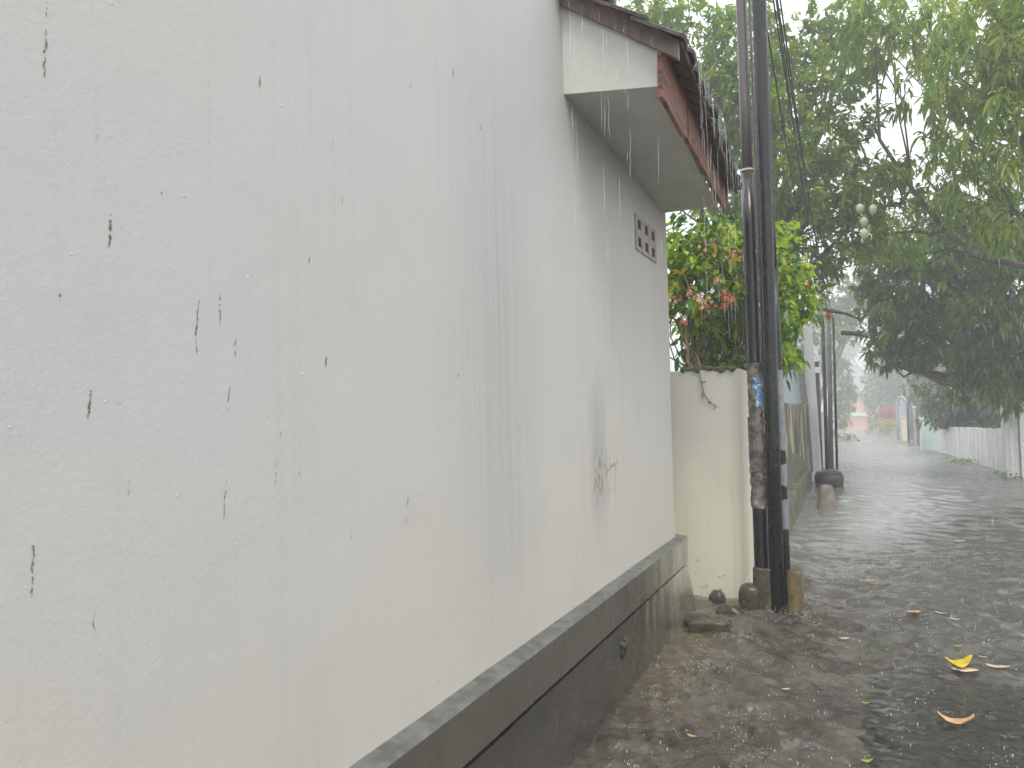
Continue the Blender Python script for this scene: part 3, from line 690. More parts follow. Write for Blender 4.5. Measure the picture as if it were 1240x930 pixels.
# ------------------------------------------------------------------ mildewed wall and things down the left side
mw_ = empty('mossy_wall', (-1.1, 12, 0)); tag(mw_, 'mildewed old lane wall with mossy footing beyond the black poles', 'wall')
def run(name, mt, a, b, w0, w1, z0, z1):      # a length of walling from a to b (face line), leaning back to its top
    m = MB(); n = 12; rings = []
    for i in range(n + 1):
        u = i / n; x = a[0] + (b[0] - a[0]) * u; y = a[1] + (b[1] - a[1]) * u; j = .02 * noise.noise(Vector((y * .9, z1, 3)))
        rings.append([(x - w0, y, -.05), (x, y, -.05), (x - w1, y, z1 + j), (x - w0, y, z1 + j)])
    loft(m, rings); return m.build(name, MAT[mt], mw_, bevel=.015)
run('wall', 'moss_wall', (-1.06, 7.6), (-.885, 17.0), .25, .0, 0, 1.60)
run('batter', 'mossbase', (-.96, 7.7), (-.868, 16.6), .09, .05, 0, .80)
run('kerb', 'mossbase', (-.77, 8.3), (-.845, 16.2), .17, .02, 0, .36)
# weeds on that wall
def plant(name, label, c, n, L, hgt, mats, seed, cat='plant', k=6, wr=.4, rad=.15, stems=5, group=None, droop=(.1, .5), matp=None):
    rs = np.random.default_rng(seed); root = empty(name, c); tag(root, label, cat, group)
    C_ = np.array(c) + np.stack([rs.normal(0, rad, n), rs.normal(0, rad, n), rs.uniform(.15, 1, n) ** .8 * hgt], 1)
    V_, F_, mi = rosettes(C_, (C_ - np.array(c) - np.array([0, 0, hgt * .4])) / max(hgt, rad), k, L, wr, rs, droop, .2, matp or [1] * len(mats), .02)
    mesh_np('foliage', V_, F_, [MAT[m] for m in mats], root, mi, org=c)
    m = MB()
    for i in range(stems): limb(m, (c[0] + rs.normal(0, rad * .3), c[1] + rs.normal(0, rad * .3), c[2] - .02), C_[int(rs.integers(n))], .012, .004, rs, 5)
    m.build('stem', MAT['bark'], root); return root
plant('weed', 'scraggly dark weed sprouting on top of the mildewed wall', (-1.12, 9.2, 1.58), 16, .10, .45, ['leaf_mid'], 5, rad=.12)

# pale blue gable with a leaning pipe
bl = empty('painted_gable', (-1.6, 13, 0)); tag(bl, 'pale blue painted gable wall with white edge rising behind mildewed wall', 'wall')
Yb = 17.3; e1 = P(984, 397, Yb); e0 = P(930, 400, Yb)
m_ = MB(); m_.hexa([(e0.x - 1.6, Yb, 0), (e1.x - .16, Yb, 0), (e1.x - .16, Yb + .25, 0), (e0.x - 1.6, Yb + .25, 0), (e0.x - 1.6, Yb, e1.z - .2), (e1.x - .20, Yb, e1.z), (e1.x - .20, Yb + .25, e1.z), (e0.x - 1.6, Yb + .25, e1.z - .2)])
m_.build('wall', MAT['blue'], bl)
m_ = MB(); m_.hexa([(e1.x - .16, Yb - .03, 0), (e1.x + .06, Yb - .03, 0), (e1.x + .06, Yb + .28, 0), (e1.x - .16, Yb + .28, 0), (e1.x - .20, Yb - .03, e1.z + .02), (e1.x - .02, Yb - .03, e1.z + .03), (e1.x - .02, Yb + .28, e1.z + .03), (e1.x - .20, Yb + .28, e1.z + .02)])
m_.build('corner_pier', MAT['white'], bl)
m_ = MB(); a = P(967, 424, Yb - .08); b = P(975, 492, Yb - .08); m_.tube([a, a.lerp(b, .3), b, (b.x + .04, b.y, 0.2)], [.045, .05, .07, .07], 10); m_.build('downpipe', MAT['pipe'], bl, smooth=True)
m_ = MB(); m_.rock(tuple(a + Vector((0, -.02, .05))), .06, .06, .08, 2, sub=2); m_.build('pipe_head', MAT['white'], bl, smooth=True)

gp_ = empty('gate_pillar', (0, 0, 0)); Yg = 18.4; a = P(982, 480, Yg); b = P(993, 480, Yg); zt2 = P(988, 438, Yg).z
gp_.location = ((a.x + b.x) / 2, Yg, 0); tag(gp_, 'slim dark gate pillar with a white band and cap', 'pillar')
m_ = MB(); m_.box(a.x, b.x, Yg, Yg + .3, -.03, zt2 - .25); m_.box(a.x, b.x, Yg, Yg + .3, zt2 - .12, zt2); m_.build('shaft', MAT['dark'], gp_)
m_ = MB(); m_.box(a.x - .03, b.x + .03, Yg - .03, Yg + .33, zt2 - .25, zt2 - .12); m_.box(a.x - .05, b.x + .05, Yg - .05, Yg + .35, zt2, zt2 + .06); m_.build('band', MAT['white'], gp_)
ww = empty('white_wall', (0, 0, 0)); a = P(986, 500, 18.8); b = P(997, 500, 20.5); ww.location = (a.x, 19, 0); tag(ww, 'short white front wall with a pale blue end beyond the mildewed wall', 'wall')
m_ = MB(); m_.hexa([(a.x - .2, 18.75, -.03), (a.x + .10, 18.75, -.03), (b.x, 23, -.03), (b.x - .3, 23, -.03), (a.x - .2, 18.75, 1.42), (a.x + .10, 18.75, 1.42), (b.x, 23, 1.42), (b.x - .3, 23, 1.42)]); m_.build('wall', MAT['white'], ww)
m_ = MB(); m_.box(b.x - .16, b.x + .03, 23.0, 23.5, -.03, 1.3); m_.build('end_pier', MAT['blue'], ww)

# second cluster of poles with pedestal, drum and bollard
PTOP = []
for i, (pxb, pxt, Yp, r, lab) in enumerate([(1001.5, 996, 16.55, .036, 'leftmost of three slim grey poles on a concrete pedestal down the lane'), (1006.5, 1003, 16.7, .045, 'thick middle pole of the trio on the pedestal, with a red cap'), (1013.5, 1009, 16.6, .024, 'thinnest rightmost pole of the trio on the lane pedestal')]):
    b = G(pxb, 574); b = Vector((P(pxb, 565, Yp).x, Yp, 0)); tz = P(pxt, 376 if i == 1 else 385, Yp)
    root = empty('slim_pole', b); tag(root, lab, 'pole', 'slim poles down the lane')
    m = MB(); m.tube([(b.x, b.y, .24), (b.x * .5 + tz.x * .5, b.y, tz.z * .5), (tz.x, b.y, tz.z)], [r, r, r * .85], 12); m.build('shaft', MAT['pole'] if i != 1 else MAT['pipe'], root, smooth=True)
    PTOP.append(Vector((tz.x, b.y, tz.z)))
    if i == 1:
        m = MB(); m.tube([(tz.x, b.y, tz.z - .16), (tz.x, b.y, tz.z + .03)], r * 1.15, 12); m.build('cap', MAT['red'], root, smooth=True)
pd = P(1006, 566, 16.6); m_ = MB(); m_.box(pd.x - .14, pd.x + .14, 16.4, 16.85, -.03, .30); tag(m_.build('pedestal', MAT['bollard'], bevel=.03), 'square concrete pedestal under the trio of slim poles', 'pedestal')
dr = G(1005, 588); root = empty('drum', (dr.x, dr.y + .0, 0)); tag(root, 'squat black rubber drum in front of the pole pedestal', 'drum')
m_ = MB(); m_.lathe((dr.x - .005, dr.y - .1, 0), [(.22, -.03), (.25, .02), (.27, .12), (.26, .22), (.23, .26)], 24); m_.build('body', MAT['tyre'], root, smooth=True)
m_ = MB(); m_.lathe((dr.x - .005, dr.y - .1, 0), [(.225, .255), (.235, .275), (.215, .285), (.18, .275)], 24); m_.build('rim', MAT['dark'], root, smooth=True)
bo = G(1001, 616); root = empty('bollard', (bo.x, bo.y + .12, 0)); tag(root, 'stubby tapered concrete bollard at the edge of the lane', 'bollard')
m_ = MB(); rings = []
for z, r in ((-.04, .150), (0, .148), (.12, .128), (.26, .102), (.325, .090), (.345, .072)):
    rings.append([Vector((bo.x + r * math.copysign(abs(math.cos(a)) ** .75, math.cos(a)), bo.y + .12 + r * math.copysign(abs(math.sin(a)) ** .75, math.sin(a)), z)) for a in np.linspace(0, 2 * PI, 24, endpoint=False)])
m_.tube_rings(rings); m_.build('body', MAT['bollard'], root, smooth=True)

# overhead cables from the near poles to the far ones
for i, (dx, z0, dst, lab) in enumerate([(-.02, 5.55, 0, 'uppermost thin black cable strung between the near and far poles'), (.03, 5.30, 1, 'second overhead cable sagging between the near and far poles'), (.0, 5.05, 1, 'third overhead cable sagging between near and far poles'),
                                        (.05, 4.85, 2, 'fourth overhead cable running low along the lane'), (-.03, 4.62, 0, 'lowest overhead cable running along the lane')]):
    a = Vector((pB.x + lb[0] * z0 + .06 + dx, pB.y, z0)); b = PTOP[dst] + Vector((0, 0, -.06 * (i % 3)))
    m = MB(); m.tube([a.lerp(b, u) - Vector((0, 0, .28 * 4 * u * (1 - u) * (.7 + .15 * i))) for u in np.linspace(0, 1, 18)], .0075, 6); tag(m.build('overhead_cable', MAT['cable'], smooth=True), lab, 'cable', 'overhead cables')

# ------------------------------------------------------------------ flowering creeper over the cream wall
def creeper():
    rs = np.random.default_rng(3); base = (-1.25, 7.05, 0)
    root = empty('flowering_shrub', base); tag(root, 'bright green flowering creeper with pink and cream blossom above the cream wall', 'shrub')
    lumps = PL([(830, 300, 34, 34, 7.0), (872, 292, 34, 32, 7.0), (850, 345, 40, 34, 6.9), (890, 335, 34, 38, 6.95), (935, 310, 30, 34, 7.3), (960, 345, 22, 32, 7.5), (930, 360, 28, 28, 7.3), (835, 385, 28, 20, 7.0), (885, 385, 30, 18, 7.0), (805, 330, 30, 50, 7.3), (950, 372, 22, 18, 7.4)])
    cen, ow = lump_points(lumps, 340, rs, .5)
    # thin the foot of the bush so stems show
    keep = (cen[:, 2] > 2.45) | (rs.random(len(cen)) < .55); cen, ow = cen[keep], ow[keep]
    inner = np.linalg.norm(ow, axis=1) < .72
    V1, F1, m1 = rosettes(cen, ow, 6, .085, .64, rs, (.25, .8), .15, (.66, .29, .05), .035)
    mesh_np('foliage', V1, F1, [MAT['leaf_bush'], MAT['leaf_bush_deep'], MAT['leaf_tip']], root, m1, org=base)
    low = np.stack([rs.uniform(-1.45, -.45, 420), rs.uniform(6.95, 7.6, 420), rs.uniform(1.85, 2.45, 420)], 1)
    V2, F2, m2 = rosettes(low, np.zeros_like(low), 5, .085, .5, rs, (.3, .9), 0, (.45, .55), .03)
    mesh_np('lower_foliage', V2, F2, [MAT['leaf_bush'], MAT['leaf_bush_deep']], root, m2, org=base)
    m = MB()
    for i in range(34):
        a = (rs.uniform(-1.35, -.7), rs.uniform(6.9, 7.3), rs.uniform(1.5, 1.9)); b = cen[int(rs.integers(len(cen)))]
        limb(m, a, b, .008, .003, rs, 6, .14)
    m.build('twigs', MAT['bark'], root)
    m = MB(); a = P(838, 446, 6.85); b = P(829, 395, 6.85); limb(m, (a.x, a.y, a.z - .3), b, .016, .011, rs, 8, .06); limb(m, a + Vector((.04, 0, -.1)), P(842, 425, 6.9), .013, .012, rs, 6, .1); m.build('stem', MAT['stem'], root, smooth=True)
    # blossom heads: five-petalled stars
    for fx, fy, sp_, n_, mp in [(842, 358, 14, 20, (.35, .65)), (856, 372, 14, 18, (.4, .6)), (882, 360, 13, 24, (.9, .1)), (876, 372, 8, 10, (.95, .05)), (886, 313, 12, 16, (.55, .45)), (816, 363, 7, 10, (.3, .7)), (829, 389, 6, 8, (.7, .3)), (870, 342, 7, 9, (.3, .7)), (977, 343, 4, 4, (.4, .6)), (851, 300, 8, 6, (.25, .75))]:
        Vs, Fs, ms = [], [], []
        for i in range(n_):
            c = P(fx + rs.normal(0, sp_ * .42), fy + rs.normal(0, sp_ * .36), 6.58 if fx < 920 else 7.1); c = np.array(c) + np.array([0, rs.uniform(-.06, .05), 0])
            nv = np.array([.15, -1, .2]) + rs.normal(0, .5, 3); nv /= np.linalg.norm(nv); t1 = np.cross(nv, [0, 0, 1.0]); t1 /= np.linalg.norm(t1); t2 = np.cross(nv, t1)
            D5 = np.array([t1 * math.cos(a) + t2 * math.sin(a) + nv * .25 for a in np.arange(5) * 2 * PI / 5 + rs.uniform(0, 1)])
            v_, f_ = leaves(np.repeat(c[None], 5, 0), D5, np.full(5, .021), np.full(5, .012), np.full(5, .05), rs)
            Fs.append(f_ + sum(len(q) for q in Vs)); Vs.append(v_); ms += [int(rs.choice(2, p=mp))] * len(f_)
        mesh_np('flower_cluster', np.concatenate(Vs), np.concatenate(Fs), [MAT['petal_pink'], MAT['petal_white']], root, ms, org=base)
    # tendril hanging down the cream wall
    m = MB(); pts = [P(x, y, YC - .02) for x, y in ((846, 447), (849, 462), (853, 478), (860, 488), (868, 492))]; m.tube(pts, .004, 6)
    m.build('tendril', MAT['bark'], root, smooth=True)
    V3, F3, m3 = rosettes(np.array([tuple(p) for p in pts]), np.zeros((5, 3)), 2, .035, .5, rs, (.3, .8), 0, (1.0,), .008)
    mesh_np('tendril_leaf', V3, F3, [MAT['leaf_bush_deep']], root, None, org=base)
creeper()

# ------------------------------------------------------------------ trees
left = PL([(770, 20, 70, 60, 15), (835, 60, 60, 50, 15), (850, 130, 60, 60, 14.5), (880, 210, 50, 50, 14.5), (905, 80, 50, 60, 15), (945, 120, 46, 60, 14), (965, 55, 30, 28, 15), (1000, 150, 52, 55, 14), (955, 215, 55, 48, 13.5), (1015, 225, 50, 45, 13.5),
           (1065, 225, 32, 30, 13.5), (985, 285, 46, 46, 13.5), (1030, 275, 40, 38, 14), (925, 280, 40, 40, 14), (1010, 70, 28, 40, 15), (1030, 20, 40, 26, 15), (975, 345, 22, 34, 13.8), (915, 10, 20, 20, 15.5)])
lt = tree('mango_tree', 'big leafy mango tree with pale fruit rising behind the white house and poles', left, (-3.6, 14.5, 0), .20, ['leaf_mid', 'leaf_dark', 'leaf_young'], 21, dens=74, k=10, L=.16, wr=.36, droop=(.1, .5), matp=(.55, .37, .08), up=.25)
for fx, fy in ((1041, 252), (1057, 253), (1046, 268), (1047, 283)):
    c = P(fx, fy, 12.8); m = MB(); m.lathe(tuple(c), [(.012, -.085), (.045, -.06), (.062, -.01), (.058, .03), (.03, .06), (.008, .068)], 14); m.tube([c + Vector((0, 0, .06)), c + Vector((.02, .1, .32))], .005, 5); m.build('fruit', MAT['fruit'], lt, smooth=True)

dark = PL([(1105, 345, 50, 55, 19), (1165, 330, 60, 60, 18), (1225, 350, 50, 65, 17), (1090, 395, 36, 34, 19), (1140, 405, 46, 38, 18.5), (1200, 420, 46, 46, 18), (1070, 340, 26, 34, 19), (1240, 440, 36, 46, 17.5), (1068, 425, 12, 16, 18.5), (1130, 290, 55, 40, 18.5), (1095, 425, 22, 16, 18.5), (1200, 290, 60, 45, 17.5)])
tree('mango_tree', 'dark drooping tree hanging over the white fence on the right of the lane', dark, (4.9, 20.5, 0), .26, ['leaf_deep', 'leaf_dark'], 31, dens=58, k=11, L=.19, wr=.31, droop=(.2, .9), matp=(.72, .28), up=0)
near = PL([(1100, 25, 60, 40, 13), (1060, 45, 40, 40, 13.5), (1165, 50, 55, 55, 12), (1220, 50, 50, 60, 11), (1130, 105, 42, 26, 13), (1240, 140, 42, 60, 10.5), (1195, 120, 30, 26, 12), (1120, 215, 44, 36, 14), (1175, 215, 46, 42, 13), (1225, 240, 44, 50, 12), (1080, 285, 34, 30, 15), (1150, 165, 30, 16, 13.5), (1260, 40, 50, 60, 10.5)])
tree('overhanging_tree', 'nearer loose tree with yellow young leaves arching over the lane from the upper right', near, (5.2, 13.5, 0), .13, ['leaf_mid', 'leaf_dark', 'leaf_young'], 41, dens=66, k=9, L=.17, wr=.27, droop=(.3, 1.0), matp=(.50, .22, .28), up=-.05)
hedge = PL([(1155, 470, 34, 36, 27), (1190, 475, 34, 40, 26), (1215, 465, 30, 46, 25), (1140, 495, 16, 20, 28), (1170, 500, 40, 20, 27), (1205, 500, 30, 20, 25.5)])
tree('hedge_tree', 'greyish dense hedge tree standing just behind the low white fence', hedge, (4.6, 27, 0), .16, ['leaf_grey', 'leaf_dark'], 51, dens=55, k=9, L=.16, wr=.34, matp=(.8, .2), fork=.4)
yl = PL([(1235, 440, 26, 40, 20), (1240, 490, 20, 30, 20), (1222, 470, 14, 24, 20.5)])
tree('shrub_tree', 'lighter yellow green shrub beside the white gate post at right edge', yl, (5.2, 20.6, 0), .08, ['leaf_mid', 'leaf_young'], 53, dens=60, k=8, L=.14, wr=.35, matp=(.75, .25), fork=.4)

# far greenery, softened by the rain
far = [('far_tree', 'pale rain-veiled tree rising behind the trio of slim poles', [(1020, 365, 24, 26, 52), (1045, 352, 20, 22, 53), (1000, 395, 22, 30, 50), (1030, 395, 14, 14, 52)], (-2.6, 52, zg(52)), .22),
       ('far_tree', 'hazy round tree at the far right bend of the lane', [(1085, 455, 24, 34, 84), (1070, 480, 20, 30, 86), (1105, 440, 22, 26, 80), (1095, 490, 22, 24, 82)], (4.6, 86, zg(86)), .28),
       ('far_tree', 'feathery tree hanging over the mint gate post', [(1115, 470, 16, 14, 48), (1128, 485, 16, 14, 46), (1108, 488, 14, 8, 50), (1130, 460, 14, 16, 48)], (4.8, 49, zg(49)), .15),
       ('far_tree', 'light green garden tree at far left side of the lane', [(1018, 460, 12, 22, 66), (1024, 480, 12, 16, 66), (1018, 502, 10, 14, 64), (1014, 440, 8, 12, 66)], (-1.6, 66, zg(66)), .16),
       ('far_tree', 'faint tall tree closing the end of the lane', [(1095, 430, 26, 40, 140), (1000, 430, 30, 40, 150), (1130, 430, 40, 50, 130)], (8, 150, zg(150)), .5)]
for i, (nm, lab, L_, b, r) in enumerate(far):
    tree(nm, lab, PL(L_), b, r, ['leaf_far', 'leaf_mid'], 61 + i, dens=26 if i < 4 else 12, k=9, L=.30 if i < 4 else .8, wr=.42, matp=(.7, .3), fork=.45, twigs=2)
c = G(1070, 527); plant('red_shrub', 'crimson leaved shrub at the far right side of the lane', (2.25, 70, zg(70)), 90, .34, 2.1, ['leaf_red'], 71, 'shrub', rad=.55)
plant('yellow_shrub', 'low yellow green bush in front of the crimson shrub', (1.95, 66, zg(66)), 80, .26, 1.2, ['leaf_young'], 72, 'shrub', rad=.55)
plant('weed', 'low weed clump at the far left road edge', (-.55, 44, zg(44)), 30, .14, .35, ['leaf_far'], 73, rad=.3)
plant('weed', 'small weeds at the foot of the white gate post', (2.75, 18.5, 0), 24, .05, .12, ['leaf_mid'], 74, rad=.2)
plant('weed', 'tuft of weeds growing at the foot of the white fence', (2.45, 23, 0), 40, .055, .12, ['leaf_mid'], 75, rad=.28)

# bare branch crossing behind the creeper
br = MB(); rs = np.random.default_rng(5); pts = [P(985, 372, 13.2), P(1005, 376, 13.4), P(1025, 380, 13.8), P(1045, 388, 14.5)]; br.tube(pts, [.035, .03, .025, .012], 7); br.tube([P(1020, 403, 15), P(1035, 404, 15.2), P(1050, 408, 15.6)], [.045, .04, .02], 7)
br.build('bough', MAT['bark'], lt, smooth=True)

# ------------------------------------------------------------------ right-hand fence and gate posts
fe = empty('fence', (2.7, 24.5, 0)); tag(fe, 'low stained white board fence along the right of the lane', 'fence')
m_ = MB(); f0 = Vector((3.02, 19.4, 0)); f1 = Vector((2.40, 30.2, -.02)); nB = 62; dv = (f1 - f0) / nB; sd = Vector((dv.y, -dv.x, 0)).normalized() * .02
for i in range(nB):
    a = f0 + dv * (i + .04); b = f0 + dv * (i + .96); h0 = .97 - .14 * i / nB + random.uniform(-.012, .012); off = sd * random.uniform(-.1, .35)
    m_.hexa([a - off - sd, b - off - sd, b - off + sd, a - off + sd, *(q + Vector((0, 0, h0)) for q in (a - off - sd, b - off - sd, b - off + sd, a - off + sd))])
m_.build('boards', MAT['fence'], fe)
m_ = MB(); sd2 = sd * 2.2
for z in (.2, .7): m_.hexa([f0 + sd + Vector((.01, 0, z)), f1 + sd + Vector((.01, 0, z)), f1 + sd2 + Vector((.01, 0, z)), f0 + sd2 + Vector((.01, 0, z)), f0 + sd + Vector((.01, 0, z + .08)), f1 + sd + Vector((.01, 0, z + .08)), f1 + sd2 + Vector((.01, 0, z + .08)), f0 + sd2 + Vector((.01, 0, z + .08))])
m_.build('rail', MAT['fence'], fe)
gpst = empty('gate_post', (3.1, 18.9, 0)); tag(gpst, 'tall white board gate post with capped top at right edge', 'gate post')
a = P(1217, 560, 18.9); b = P(1236, 560, 18.9); zt3 = P(1225, 488, 18.9).z
m_ = MB()
for i in range(3):
    x0 = a.x + (b.x - a.x) * i / 3; x1 = a.x + (b.x - a.x) * (i + .95) / 3; m_.box(x0, x1, 18.9 + .012 * i, 19.2, -.03, zt3 + (.04 if i == 2 else 0))
m_.build('post', MAT['fence'], gpst, bevel=.01)
m_ = MB(); m_.box(b.x + .005, b.x + .09, 18.85, 19.25, -.03, zt3 + .10); m_.build('edge_board', MAT['white'], gpst, bevel=.01)
g2 = empty('gate', (4.2, 18.3, 0)); tag(g2, 'grey board gate leaf starting right of the tall white post', 'gate')
m_ = MB()
for i in range(9): m_.box(b.x + .11 + i * .19, b.x + .28 + i * .19, 18.95, 19.0, .04, zt3 - .1)
m_.build('boards', MAT['fence'], g2)
m_ = MB()
for z in (.3, 1.2): m_.box(b.x + .10, b.x + 1.85, 19.002, 19.05, z, z + .09)
m_.build('rail', MAT['fence'], g2)

def post(name, lab, x0, x1, yt, Y, mt, cat='gate post', capm=None, dep=.4):
    a = P(x0, 520, Y); b = P(x1, 520, Y); z = P((x0 + x1) / 2, yt, Y).z; r = empty(name, ((a.x + b.x) / 2, Y, 0)); tag(r, lab, cat)
    m = MB(); m.box(a.x, b.x, Y, Y + dep, zg(Y) - .1, z); m.build('shaft', MAT[mt], r, bevel=.01)
    m = MB(); m.box(a.x - .04, b.x + .04, Y - .04, Y + dep + .04, z, z + .07); m.build('cap', MAT[capm or mt], r, bevel=.01); return r
post('gate_post', 'square mint green gate post at the end of the white fence', 1121, 1131, 510, 30.4, 'mint')
post('gate_post', 'slim pale grey post left of the mint green post', 1114.5, 1118, 508, 31.0, 'white')
post('gate_post', 'cream gate post beside the rounded white arch', 1092, 1099.5, 506, 44, 'creampost')
post('gate_post', 'thin white post in front of the dark gate', 1107, 1109.5, 494, 36, 'white', dep=.12)
dg = empty('gate', (2.8, 39, -.1)); tag(dg, 'dark slatted gate between the cream and white posts', 'gate')
m_ = MB(); a = P(1100.5, 520, 43); b = P(1113, 520, 35); n = 14
for i in range(n):
    p = a.lerp(b, (i + .1) / n); q = a.lerp(b, (i + .85) / n); m_.plate([(p.x, p.y, -.05), (q.x, q.y, -.05), (q.x, q.y, 1.55), (p.x, p.y, 1.55)], (.03, .05, 0))
m_.build('slats', MAT['dark'], dg)
m_ = MB()
for z in (.25, 1.2): m_.plate([(a.x, a.y, z), (b.x, b.y, z), (b.x, b.y, z + .1), (a.x, a.y, z + .1)], (-.03, -.03, 0))
m_.build('rail', MAT['dark'], dg)
ar = empty('arch', (2.6, 49, -.35)); tag(ar, 'rounded white garden arch beyond the cream gate post', 'arch')
m_ = MB(); c0 = P(1087, 525, 50); c1 = P(1099, 500, 48); zt4 = P(1094, 480, 49).z
pts = [(c0.x, c0.y, -.4), (c0.x, c0.y, zt4 - .6)] + [tuple(Vector((c0.x, c0.y, 0)).lerp(Vector((c1.x, c1.y, 0)), .5 - .5 * math.cos(t_)) + Vector((0, 0, zt4 - .6 + .6 * math.sin(t_)))) for t_ in np.linspace(.3, PI - .3, 9)] + [(c1.x, c1.y, zt4 - .6), (c1.x, c1.y, -.4)]
m_.tube(pts, .055, 10); m_.build('hoop', MAT['white'], ar, smooth=True)
m_ = MB(); m_.plate([(c0.x + .05, c0.y + .02, -.35), (c1.x - .05, c1.y + .02, -.35), (c1.x - .05, c1.y + .02, zt4 - .5), ((c0.x + c1.x) / 2, (c0.y + c1.y) / 2, zt4 - .1), (c0.x + .05, c0.y + .02, zt4 - .5)], (.02, .03, 0)); m_.build('infill', MAT['blue'], ar)
lp = empty('street_lamp', (0, 0, 0)); a = P(1099, 500, 37); z = P(1098, 432, 37).z; lp.location = (a.x, 37, 0); tag(lp, 'thin grey lamp post rising behind the dark gate', 'street lamp')
m_ = MB(); m_.tube([(a.x, 37, -.03), (a.x, 37, z)], [.05, .035], 10); m_.tube([(a.x, 37, z), (a.x + .15, 37, z + .12), (a.x + .45, 37, z + .12)], .03, 8); m_.build('post', MAT['pipe'], lp, smooth=True)
m_ = MB(); m_.rock((a.x + .5, 37, z + .08), .2, .09, .06, 3, sub=2, amp=.05); m_.build('lamp_head', MAT['white'], lp, smooth=True)

# house closing the lane
fh = empty('house', (-.2, 64, 0)); tag(fh, 'hazy orange red house with grey hipped roof at the end of the lane', 'house')
YH = 125; k = YH / 62; fh.location = (P(1036, 500, YH).x, YH, zg(YH))
a = P(1016, 500, YH); b = P(1056, 500, YH); z1_ = P(1040, 476, YH).z
m_ = MB(); m_.box(a.x, b.x + .6, YH, YH + 11, zg(YH) - .3, z1_ + .3); m_.build('wall', MAT['orange'], fh)
m_ = MB(); m_.box(a.x - .3, b.x + .9, YH - .5, YH - .05, .3, .85); m_.build('balcony', MAT['white'], fh)
for i in range(3):
    x = a.x + .5 + i * 1.2; m_ = MB(); m_.box(x, x + .7, YH - .04, YH - .01, z1_ - 1.2, z1_ - .2); m_.build('window', MAT['dark'], fh)
zr = P(1028, 432, YH + 3).z; xm = P(1028, 440, YH + 3).x; zt5 = P(1040, 462, YH).z
m_ = MB(); m_.add([(a.x - 2.6, YH - 1, z1_ + .25), (b.x + 2.4, YH - 1, z1_ + .25), (b.x + 2.4, YH + 13, z1_ + .25), (a.x - 2.6, YH + 13, z1_ + .25), (xm, YH + 4, zr), (xm, YH + 8, zr)], [(0, 1, 4), (1, 2, 5, 4), (2, 3, 5), (3, 0, 4, 5), (3, 2, 1, 0)]); m_.build('roof', MAT['farroof'], fh)

# ------------------------------------------------------------------ leaves lying in the water
def fallen(px_, py_, Lp, mt, lab, curl=.35, ang=None, wr=.42, z=.006):
    c = G(px_, py_); L = .84 * Lp / F * math.hypot(c.x, c.y); a = random.uniform(-.5, .5) if ang is None else ang
    q0, q1 = np.searchsorted(ys, [c.y - L * .5, c.y + L * .5]); r0, r1 = np.searchsorted(xs, [c.x - L * .5, c.x + L * .5]); z = max(z, float(np.percentile(ZZ[q0:q1 + 1, r0:r1 + 1], 90)) + .004)     # floats on the local ripple
    ux, uy = math.cos(a), math.sin(a); vs, fs = [], []; n = 8
    for i in range(n + 1):
        u = i / n; w_ = L * wr * .5 * math.sin(PI * (.04 + .93 * u)) ** .8 * random.uniform(.72, 1.15); x = (u - .5) * L; zc = z + curl * L * (2 * (u - .45)) ** 2 * .35
        for s_, dz in ((-1, .10 * curl * L), (0, 0), (1, .14 * curl * L)):
            vs.append((c.x + ux * x - uy * w_ * s_, c.y + uy * x + ux * w_ * s_, zc + dz + random.gauss(0, .03) * L * wr))
    for i in range(n):
        for k in range(2): fs.append((i * 3 + k, i * 3 + k + 1, i * 3 + k + 4, i * 3 + k + 3))
    m = MB(); m.add(vs, fs); o = m.build('fallen_leaf', MAT[mt], smooth=True)
    s = o.modifiers.new('thickness', 'SOLIDIFY'); s.thickness = .0012
    return tag(o, lab, 'leaf', 'fallen leaves on the wet lane')
fallen(1158, 880, 40, 'dead_tan', 'large curled tan leaf nearest the camera on the dark asphalt', .75, -.1, .34)
fallen(1162, 814, 30, 'dead_yellow', 'bright yellow leaf standing up from the wet lane', .9, .2, .75)
fallen(1168, 817, 30, 'dead_pale', 'pale leaf lying under the bright yellow leaf', .1, .05)
fallen(1208, 809, 26, 'dead_pale', 'pale buff leaf right of the bright yellow leaf', .2, -.1)
fallen(1190, 797, 9, 'dead_tan', 'small tan scrap behind the pale buff leaf', .3)
fallen(1160, 788, 10, 'dead_green', 'small green leaf just behind the bright yellow leaf', .4)
fallen(1107, 747, 17, 'dead_tan', 'slim tan leaf left of the two pale leaves mid lane', .2, .1)
fallen(1139, 745, 12, 'dead_pale', 'pale leaf in the middle of the row of three mid lane', .3)
fallen(1156, 752, 12, 'dead_pale', 'pale pinkish leaf at the right of the mid lane row', .3)
fallen(1111, 687, 10, 'dead_brown', 'dark ochre leaf alone on the grey mid lane', .5)
fallen(1201, 672, 13, 'dead_red', 'rust red leaf on the right side of the lane', .4)
fallen(1163, 656, 13, 'dead_pale', 'pale tan leaf behind the rust red leaf', .2)
fallen(1054, 706, 10, 'dead_yellow', 'small yellow leaf lying left of the dark ochre leaf', .3)
fallen(1048, 853, 9, 'dead_green', 'greenish scrap on the dark seam in the road', .4)
fallen(1050, 925, 15, 'dead_green', 'yellow green leaf at the bottom of the road seam', .5)
fallen(1222, 894, 22, 'dead_brown', 'thin brown stick-like leaf at the lower right edge', .1, 0, .15)
fallen(1022, 774, 14, 'dead_pale', 'thin pale leaf on the brown water left of the seam', .15)
fallen(1125, 600, 10, 'dead_tan', 'tan leaf far up the lane near the fence', .4)
fallen(952, 836, 12, 'dead_pale', 'pale scrap in the running brown water', .2)
fallen(838, 895, 16, 'dead_tan', 'tan leaf washed against the stones by the plinth', .2)

